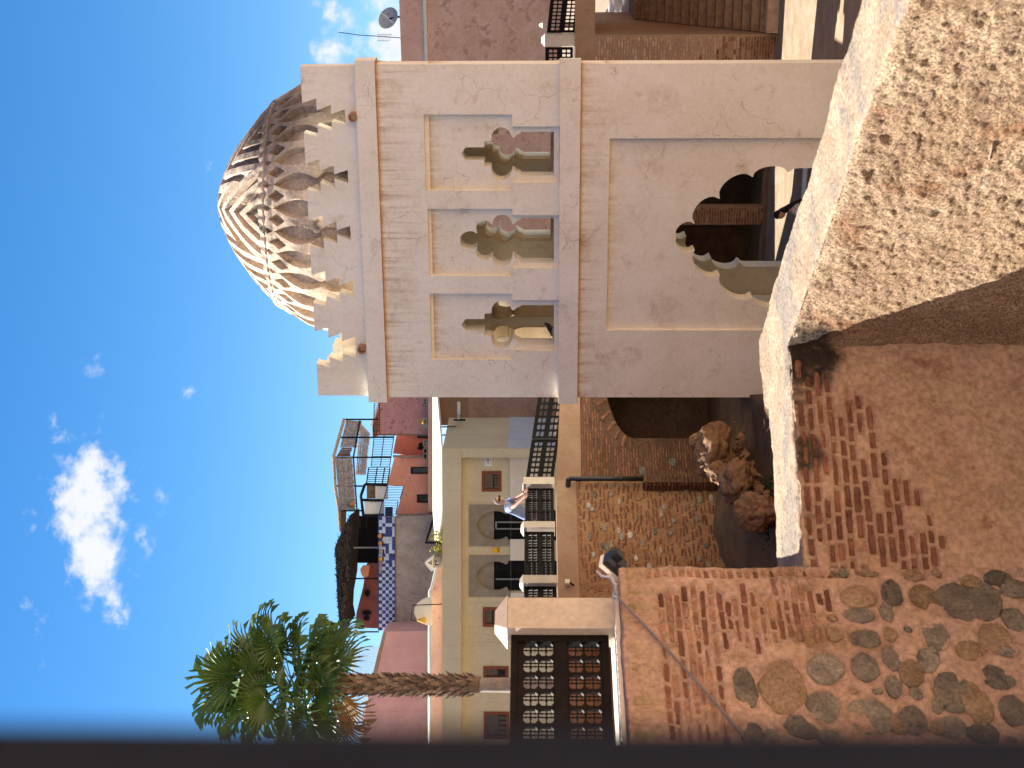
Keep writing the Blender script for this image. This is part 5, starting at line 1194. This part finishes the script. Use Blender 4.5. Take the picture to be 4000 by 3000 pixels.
# ---------------------------------------------------------------- signs on the cream house
m_signw = material('sign_white', (.75, .75, .76), bump=0, fine=0); m_signy = material('sign_yellow', (.72, .42, .02), bump=0, fine=0); m_ink = material('ink', (.015, .015, .02), bump=0, fine=0)
SG = thing('direction_sign', 'white direction sign with black arrow and script lines on the cream wall', 'sign', fYr.pt(*fYr.hit(1920, 1800), .02))
b = MB(); b.rbox(fYr, 1893, 1920, 1780, 1820, .03, .002); b.ob('plate', m_signw, SG)
b = MB(); b.prism(fYr, poly(fYr, [(1906.5, 1787), (1902.5, 1799), (1905, 1798), (1905.3, 1814), (1908, 1814), (1908, 1798), (1910.5, 1799)]), [], .034, .031); b.ob('arrow', m_ink, SG)
b = MB()
for (x, ya, yb) in ((1897, 1785, 1791), (1896.5, 1793, 1799), (1898, 1801, 1806), (1897, 1808, 1815), (1899.5, 1788, 1790), (1899.5, 1803, 1804), (1914, 1788, 1794), (1914, 1796, 1806), (1914, 1808, 1812)): b.rbox(fYr, x, x + 1.6, ya, yb, .034, .031)
b.ob('lettering', m_ink, SG)
SY = thing('toilet_sign', 'small yellow sign with two black figures between the arched doors', 'sign', fYr.pt(*fYr.hit(1952, 2148), .02))
b = MB(); b.rbox(fYr, 1924, 1953, 2139, 2158, .03, .002); b.ob('plate', m_signy, SY)
for dy in (2144, 2152):
    b = MB(); b.prism(fYr, [(fYr.hit(1943 + 1.6 * cos(t * pi / 4), dy + 1.6 * sin(t * pi / 4))) for t in range(8)], [], .034, .031)
    b.prism(fYr, poly(fYr, [(1945, dy - 2.6), (1945, dy + 2.6), (1948, dy + 1.2), (1951.5, dy + 2.4), (1951.5, dy - 2.4), (1948, dy - 1.2)]), [], .034, .031); b.ob('figure', m_ink, SY)

# ---------------------------------------------------------------- palm
m_leaf = material('palm_leaf', (.055, .115, .02), (.11, .19, .03), 1.8, (.2, .24, .05), 3.2, .6, .2, bump=0, rough=.38, spec=.5, local=False)
m_leafd = material('dry_palm_leaf', (.2, .13, .05), (.28, .19, .08), 4, bump=0, rough=.7)
m_bark = material('palm_bark', (.13, .09, .06), (.2, .145, .1), 6, (.08, .05, .03), 9, .5, .2, bump=.6, bs=20)
m_boot = material('palm_boot', (.155, .105, .072), (.26, .195, .14), 7, bump=.4, bs=30, rand=.45)
m_trunk = material('grey_palm_trunk', (.23, .195, .16), (.31, .27, .22), 5, bump=.5, bs=20)
PB = at(1980, 2676, 30.0); PB.z = ZST; PT = at(1268, 2676, 30.0)
PM = thing('fan_palm', 'fan palm with shaggy brown trunk and crown of green fans beside the terrace', 'palm tree', PB)
zmid = at(1876, 2676, 30).z
b = MB(); b.lathe((PB.x, PB.y, 0), [(.26, ZST), (.17, ZST + .4), (.15, zmid), (.15, zmid + .05)], 18); b.ob('lower_trunk', m_trunk, PM, True)
b = MB(); b.lathe((PB.x, PB.y, 0), [(.14, zmid)] + [(.185 + .012 * sin(k * 2.1), zmid + .05 + k * (PT.z - zmid) / 20) for k in range(20)] + [(.2, PT.z)], 16); b.ob('trunk', m_bark, PM, True)
bt = []
for v in range(4):
    b = MB(); r_ = random.Random(v); w_ = .05 + .02 * r_.random(); l = .16 + .07 * r_.random(); o = .09 + .07 * r_.random()
    b.add([(-w_, 0, 0), (w_, 0, 0), (w_ * .8, o * .6, l * .6), (-w_ * .8, o * .6, l * .6), (w_ * .35, o, l), (-w_ * .35, o, l), (0, -.02, l * .5), (0, .04, -.03)], [(0, 7, 1), (0, 3, 2, 7), (7, 2, 1), (3, 5, 4, 2), (0, 6, 3), (1, 2, 6), (3, 6, 5), (6, 2, 4), (5, 6, 4)])
    bt.append(b.mesh('leaf_base', m_boot))
k = 0; nB = 270
for i in range(nB):
    t = i / nB; z = zmid + t * (PT.z + .1 - zmid); a = i * 2.399 + random.uniform(-.3, .3); big = 1 + .8 * max(0, t - .75) * 2
    obj('leaf_base', random.choice(bt), PM, mat4=Matrix.Translation((PB.x + .15 * cos(a), PB.y + .15 * sin(a), z)) @ Matrix.Rotation(a - pi / 2, 4, 'Z') @ Matrix.Rotation(random.uniform(-.3, .3), 4, 'Y') @ Matrix.Diagonal((big, big, big, 1)))
def fan(seed, m):
    r_ = random.Random(seed); b = MB(); pl = .8; N = 26
    b.tube([(0, 0, 0), (0, pl * .5, .02), (0, pl, 0)], [.018, .013, .01], 5)
    span = radians(r_.uniform(125, 150)); R = .85
    for i in range(N):
        a = -span + 2 * span * (i + .5) / N; da = span / N * .98
        L = R * (.72 + .28 * cos(a * .55)) * r_.uniform(.93, 1.05); c = Vector((0, pl, 0))
        def P_(rr, ang, up): return c + Vector((sin(ang) * rr, cos(ang) * rr, up))
        cup = lambda rr: .22 * (rr / R) ** 2 * abs(sin(a)) + .05
        r1 = L * .55; f = .022
        j = r_.uniform(-.03, .03)
        v0 = P_(.02, a, 0); vl, vr, vm = P_(r1, a - da, cup(r1) - f), P_(r1, a + da, cup(r1) - f), P_(r1, a, cup(r1) + f)
        wl = da * .55; r2 = L * .8; dr = -.05
        ul, ur, um = P_(r2, a - wl * .7 + j, cup(r2) + dr), P_(r2, a + wl * .7 + j, cup(r2) + dr), P_(r2, a + j, cup(r2) + dr + .012)
        tip = P_(L * 1.02, a + j * 2, cup(L) - .10 - r_.uniform(0, .12)); tt = P_(L * 1.03, a + j * 2 + .01, cup(L) - .22 - r_.uniform(0, .14))
        b.add([v0, vl, vm, vr, ul, um, ur, tip, tt], [(0, 1, 2), (0, 2, 3), (1, 4, 5, 2), (2, 5, 6, 3), (4, 7, 5), (5, 7, 6), (7, 8, 6)])
    return b.mesh('frond', m)
fans = [fan(i, m_leaf) for i in range(5)]; dry = fan(9, m_leafd)
crown = Vector((PB.x, PB.y, PT.z + .15))
NF = 42
for i in range(NF):
    t = i / (NF - 1); el = radians(80 - 122 * t ** .8 + random.uniform(-9, 9)); a = i * 2.399963 + random.uniform(-.25, .25); k = random.uniform(.86, 1.06) * (1.0 if t > .1 else 1.1)
    dry_ = i in (NF - 2, NF - 5)
    base = crown + Vector((0, 0, .75 * (1 - t) ** 1.2 + .15))
    m4 = Matrix.Translation(base) @ Matrix.Rotation(a, 4, 'Z') @ Matrix.Rotation(el, 4, 'X') @ Matrix.Rotation(random.uniform(-.5, .5), 4, 'Y') @ Matrix.Diagonal((k, k * random.uniform(.95, 1.2), k, 1))
    obj('frond', dry if dry_ else random.choice(fans), PM, mat4=m4, label='dry hanging frond' if dry_ else None)

# ---------------------------------------------------------------- people
def skin_mesh(name, joints, edges, m, sub=2):
    me = bpy.data.meshes.new(name); me.from_pydata([j[0] for j in joints], edges, []); me.materials.append(m)
    o = bpy.data.objects.new('tmp', me); col.objects.link(o)
    s = o.modifiers.new('s', 'SKIN'); s.use_smooth_shade = True
    for i, v in enumerate(me.skin_vertices[0].data):
        r = joints[i][1]; v.radius = r if isinstance(r, tuple) else (r, r); v.use_root = (i == 0)
    u = o.modifiers.new('u', 'SUBSURF'); u.levels = u.render_levels = sub
    bpy.context.view_layer.update()
    ev = o.evaluated_get(bpy.context.evaluated_depsgraph_get()); nm = bpy.data.meshes.new_from_object(ev); nm.name = name
    bpy.data.objects.remove(o); nm.materials.clear(); nm.materials.append(m)
    nm.polygons.foreach_set('use_smooth', [True] * len(nm.polygons)); return nm
m_skin = material('skin', (.42, .215, .15), (.46, .25, .18), 20, bump=.05, rough=.6)
m_shirt = material('blue_cotton', (.17, .23, .40), (.22, .28, .46), 9, bump=.5, bs=14, bdist=.03)
m_trou = material('dark_trousers', (.02, .02, .025), bump=.2)
m_hairg = material('grey_hair', (.13, .11, .1), (.2, .18, .17), 40, bump=.6, bs=120)
m_hairb = material('black_hair', (.008, .007, .007), (.014, .012, .011), 40, bump=.5, bs=90, rough=.5)
def head_mesh(c, R, fwd, upv):
    """an egg-shaped head with brow, nose, chin and ears, facing fwd"""
    upv = upv.normalized(); fwd = (fwd - upv * fwd.dot(upv)).normalized(); sd = fwd.cross(upv)
    vs = []; fs = []; NA, NB = 28, 22
    for i in range(NB + 1):
        ph = pi * i / NB; z = cos(ph); rr = sin(ph)
        for j in range(NA):
            t = 2 * pi * j / NA; x, y = rr * cos(t), rr * sin(t)              # x forward, y side
            sx, sy, sz = .98, .78, 1.22
            f = max(0, cos(t)) ** 3 * rr
            if z < 0: sx *= 1 - .10 * (-z); sy *= 1 - .28 * (-z) ** 1.5
            d = 0
            if x > 0:
                d += .16 * exp(-(y / .13) ** 2) * exp(-((z + .12) / .16) ** 2) * f ** .3      # nose
                d += .06 * exp(-(y / .3) ** 2) * exp(-((z + .78) / .16) ** 2)                # chin
                d -= .05 * exp(-((abs(y) - .32) / .14) ** 2) * exp(-((z - .06) / .12) ** 2)   # eye sockets
                d += .03 * exp(-(y / .2) ** 2) * exp(-((z + .46) / .06) ** 2)                # lips
            e = .18 * exp(-((z + .05) / .2) ** 2) * exp(-((abs(abs(t if t < pi else 2 * pi - t) - pi / 2 - .15)) / .14) ** 2)   # ears
            vs.append(c + fwd * (R * (x * sx + d)) + sd * (R * (y * sy + e * (1 if y > 0 else -1))) + upv * (R * z * sz))
    for i in range(NB):
        for j in range(NA): k = (j + 1) % NA; fs.append((i * NA + j, (i + 1) * NA + j, (i + 1) * NA + k, i * NA + k))
    return vs, fs, fwd, sd, upv
def hand(J_, E_, wi, d, nrm, L):
    """palm, four bent fingers and a thumb grown from joint wi of a body"""
    wrist = J_[wi][0]; d = d.normalized(); nrm = (nrm - d * nrm.dot(d)).normalized(); sd = d.cross(nrm)
    def add(p, r, a): J_.append((p, r)); E_.append((a, len(J_) - 1)); return len(J_) - 1
    pa = add(wrist + d * L * .3, (L * .17, L * .09), wi)
    for off, ln in ((-.21, .36), (-.07, .44), (.07, .42), (.2, .33)):
        k = add(wrist + d * L * .52 + sd * L * off, L * .055, pa); k = add(wrist + d * L * (.52 + ln * .5) + sd * L * off * 1.1, L * .05, k); add(wrist + d * L * (.52 + ln * .8) + sd * L * off * 1.1 - nrm * L * .14, L * .04, k)
    k = add(wrist + d * L * .2 + sd * L * .26, L * .06, pa); add(wrist + d * L * .42 + sd * L * .36 - nrm * L * .06, L * .045, k)
YM = 33.55
def J(x, y, dy=0): return at(x, y, YM + dy)
MN = thing('person', 'man in blue short sleeved shirt and sunglasses leaning on the railing', 'person', Vector((J(2100, 2020).x, YM, ZST)))
pel = J(2072, 2020, .12); che = J(2000, 1984, -.05); nk = J(1972, 1968, -.12)
shR = J(1990, 1952, .06); shL = J(1984, 1990, -.22); elR = J(2018, 1946, -.3); elL = J(2012, 1976, -.58); hdR = J(2050, 1922, -.62); hdL = J(2049, 1942, -.86)
kneeR = Vector((pel.x + .02, pel.y + .1, ZST + .5)); kneeL = Vector((pel.x - .14, pel.y + .0, ZST + .5))
JN = [(pel, (.13, .1)), ((pel + che) / 2, (.135, .105)), (che, (.15, .11)), (nk, (.055, .055)), (shR, .062), (elR, .043), (hdR, .029), (shL, .062), (elL, .043), (hdL, .029), (kneeR, .065), (Vector((kneeR.x, kneeR.y, ZST + .06)), .045), (kneeL, .065), (Vector((kneeL.x, kneeL.y, ZST + .06)), .045)]
EN = [(0, 1), (1, 2), (2, 3), (2, 4), (4, 5), (5, 6), (2, 7), (7, 8), (8, 9), (0, 10), (10, 11), (0, 12), (12, 13)]
for wi, ei in ((6, 5), (9, 8)): hand(JN, EN, wi, JN[wi][0] - JN[ei][0] + Vector((0, 0, .02)), Vector((0, -.5, 1)), .17)
obj('body', skin_mesh('body', JN, EN, m_skin), MN)
hc = J(1950, 1956, -.2); vs, fs, f_, s_, u_ = head_mesh(hc, .105, Vector((.75, -.8, -.25)), Vector((-.05, -.12, 1)) + Vector((.12, 0, 0)))
b = MB(); b.add(vs, fs); b.ob('head', m_skin, MN, True)
b = MB(); V = []
for v in vs:
    q_ = (v - hc); k = (q_.dot(u_) / .128) * 1.0 - (q_.dot(f_) / .105) * .62
    V.append(hc + q_ * (1.06 if k > .22 else .93))
b.add(V, fs); b.ob('hair', m_hairg, MN, True)
b = MB()
for sgn in (-1, 1): obox(b, hc + f_ * .098 + s_ * (.042 * sgn) + u_ * .008, s_, u_, f_, .036, .024, .012)
for sgn in (-1, 1): b.tube([hc + f_ * .09 + s_ * (.078 * sgn) + u_ * .015, hc - f_ * .0 + s_ * (.098 * sgn) + u_ * .02], .008, 4)
b.ob('sunglasses', m_black, MN)
mid_ = (pel + che) / 2
sh = skin_mesh('shirt', [(pel - Vector((0, 0, .02)), (.175, .14)), (mid_, (.17, .135)), (che, (.165, .13)), (nk - Vector((0, 0, .035)), (.075, .07)), (shR, .088), (shR * .35 + elR * .65, .074), (shL, .088), (shL * .35 + elL * .65, .074)],
    [(0, 1), (1, 2), (2, 3), (2, 4), (4, 5), (2, 6), (6, 7)], m_shirt)
obj('shirt', sh, MN)
tr = skin_mesh('trousers', [(pel - Vector((0, 0, .04)), (.16, .13)), (kneeR, .085), (Vector((kneeR.x, kneeR.y, ZST + .1)), .07), (kneeL, .085), (Vector((kneeL.x, kneeL.y, ZST + .1)), .07)], [(0, 1), (1, 2), (0, 3), (3, 4)], m_trou)
obj('trousers', tr, MN)
b = MB()
for kn in (kneeR, kneeL): obox(b, Vector((kn.x + .03, kn.y - .06, ZST + .035)), Vector((1, 0, 0)), Vector((0, 1, 0)), Vector((0, 0, 1)), .05, .13, .035)
b.ob('shoe', m_dark, MN)
b = MB(); d_ = (hdR - elR).normalized(); b.tube([hdR - d_ * .03, hdR - d_ * .0], .036, 10); b.ob('watch', m_dark, MN)

YW = 30.6
WN = thing('person', 'person with long black hair and pale top walking inside the large arch', 'person', Vector((at(3040, 830, YW).x, YW, GZ)))
hc = at(3047, 838, YW); chw = at(3120, 812, YW + .05); plw = Vector((chw.x + .08, chw.y + .05, GZ + .88)); nk = at(3078, 828, YW)
kx, ky = plw.x, plw.y
shA, shB = chw + Vector((-.15, -.08, .06)), chw + Vector((.12, .1, .06))
JN = [(plw, (.12, .1)), ((plw + chw) / 2, (.1, .085)), (chw, (.12, .09)), (nk, .045), (shA, .05), (shA + Vector((-.06, -.06, -.28)), .036), (shA + Vector((-.16, -.16, -.45)), .027), (shB, .05), (shB + Vector((.08, .04, -.28)), .036), (shB + Vector((.04, -.06, -.5)), .027),
    (Vector((kx - .08, ky, GZ + .48)), .06), (Vector((kx - .1, ky + .05, GZ + .06)), .04), (Vector((kx + .08, ky + .03, GZ + .48)), .06), (Vector((kx + .16, ky + .1, GZ + .06)), .04)]
EN = [(0, 1), (1, 2), (2, 3), (2, 4), (4, 5), (5, 6), (2, 7), (7, 8), (8, 9), (0, 10), (10, 11), (0, 12), (12, 13)]
for wi, dd in ((6, (-.3, -.3, -.6)), (9, (-.1, -.2, -.8))): hand(JN, EN, wi, Vector(dd), Vector((0, -1, 0)), .16)
obj('body', skin_mesh('body', JN, EN, m_skin), WN)
vs, fs, f_, s_, u_ = head_mesh(hc, .10, Vector((-.9, -.45, -.35)), Vector((-.25, -.05, 1)))
b = MB(); b.add(vs, fs); b.ob('head', m_skin, WN, True)
b = MB(); V = []
for v in vs:
    q_ = v - hc; k = (q_.dot(u_) / .122) - (q_.dot(f_) / .10) * .75; V.append(hc + q_ * (1.17 if k > .05 else .9))
b.add(V, fs); b.ob('hair', m_hairb, WN, True)
hr = skin_mesh('long_hair', [(hc - f_ * .04 + u_ * .02, (.105, .1)), (hc - f_ * .07 - u_ * .1, (.09, .08)), (chw + Vector((.1, .02, .06)), (.11, .07)), (chw + Vector((.2, .06, -.2)), (.08, .05)), (chw + Vector((.24, .08, -.42)), .02)], [(0, 1), (1, 2), (2, 3), (3, 4)], m_hairb); obj('long_hair', hr, WN)
m_top = material('grey_white_top', (.5, .49, .52), (.6, .58, .6), 12, bump=.3)
tp = skin_mesh('top', [(plw, (.15, .12)), ((plw + chw) / 2, (.125, .11)), (chw, (.14, .11)), (nk - Vector((0, 0, .05)), .06), (shA, .065), (shA + Vector((-.04, -.04, -.2)), .055), (shB, .065), (shB + Vector((.05, .03, -.2)), .055)], [(0, 1), (1, 2), (2, 3), (2, 4), (4, 5), (2, 6), (6, 7)], m_top); obj('top', tp, WN)
tr = skin_mesh('trousers', [(plw - Vector((0, 0, .03)), (.145, .12)), (Vector((kx - .08, ky, GZ + .48)), .08), (Vector((kx - .1, ky + .05, GZ + .1)), .065), (Vector((kx + .08, ky + .03, GZ + .48)), .08), (Vector((kx + .16, ky + .1, GZ + .1)), .065)], [(0, 1), (1, 2), (0, 3), (3, 4)], m_trou); obj('trousers', tr, WN)

# pigeon on the window seat
p = kf.pt(*kf.hit(2156, 1280, -.25), -.25); zb = min(t[1] for t in win_front[2]) + .012; p.z = zb
m_bird = material('dark_feathers', (.02, .02, .025), (.035, .035, .045), 30, bump=.2)
BD = thing('pigeon', 'dark pigeon sitting on the seat of the leftmost upper window', 'bird', p)
body = skin_mesh('body', [(p + Vector((0, 0, .09)), (.05, .055)), (p + kf.e * .07 + Vector((0, 0, .13)), .04), (p + kf.e * .09 + Vector((0, 0, .185)), .026), (p + kf.e * .095 + Vector((0, 0, .205)), .024), (p - kf.e * .08 + Vector((0, 0, .075)), (.036, .03)), (p - kf.e * .19 + Vector((0, 0, .045)), (.03, .01))], [(0, 1), (1, 2), (2, 3), (0, 4), (4, 5)], m_bird); obj('body', body, BD)
b = MB(); b.tube([p + kf.e * .115 + Vector((0, 0, .205)), p + kf.e * .15 + Vector((0, 0, .197))], [.009, .002], 5); b.ob('beak', m_grey, BD)
for s_ in (-1, 1):
    b = MB(); b.tube([p + kf.n * .02 * s_ + Vector((0, 0, .05)), p + kf.n * .02 * s_ + kf.e * .01 + Vector((0, 0, .002))], .006, 5); b.ob('leg', m_redframe, BD)
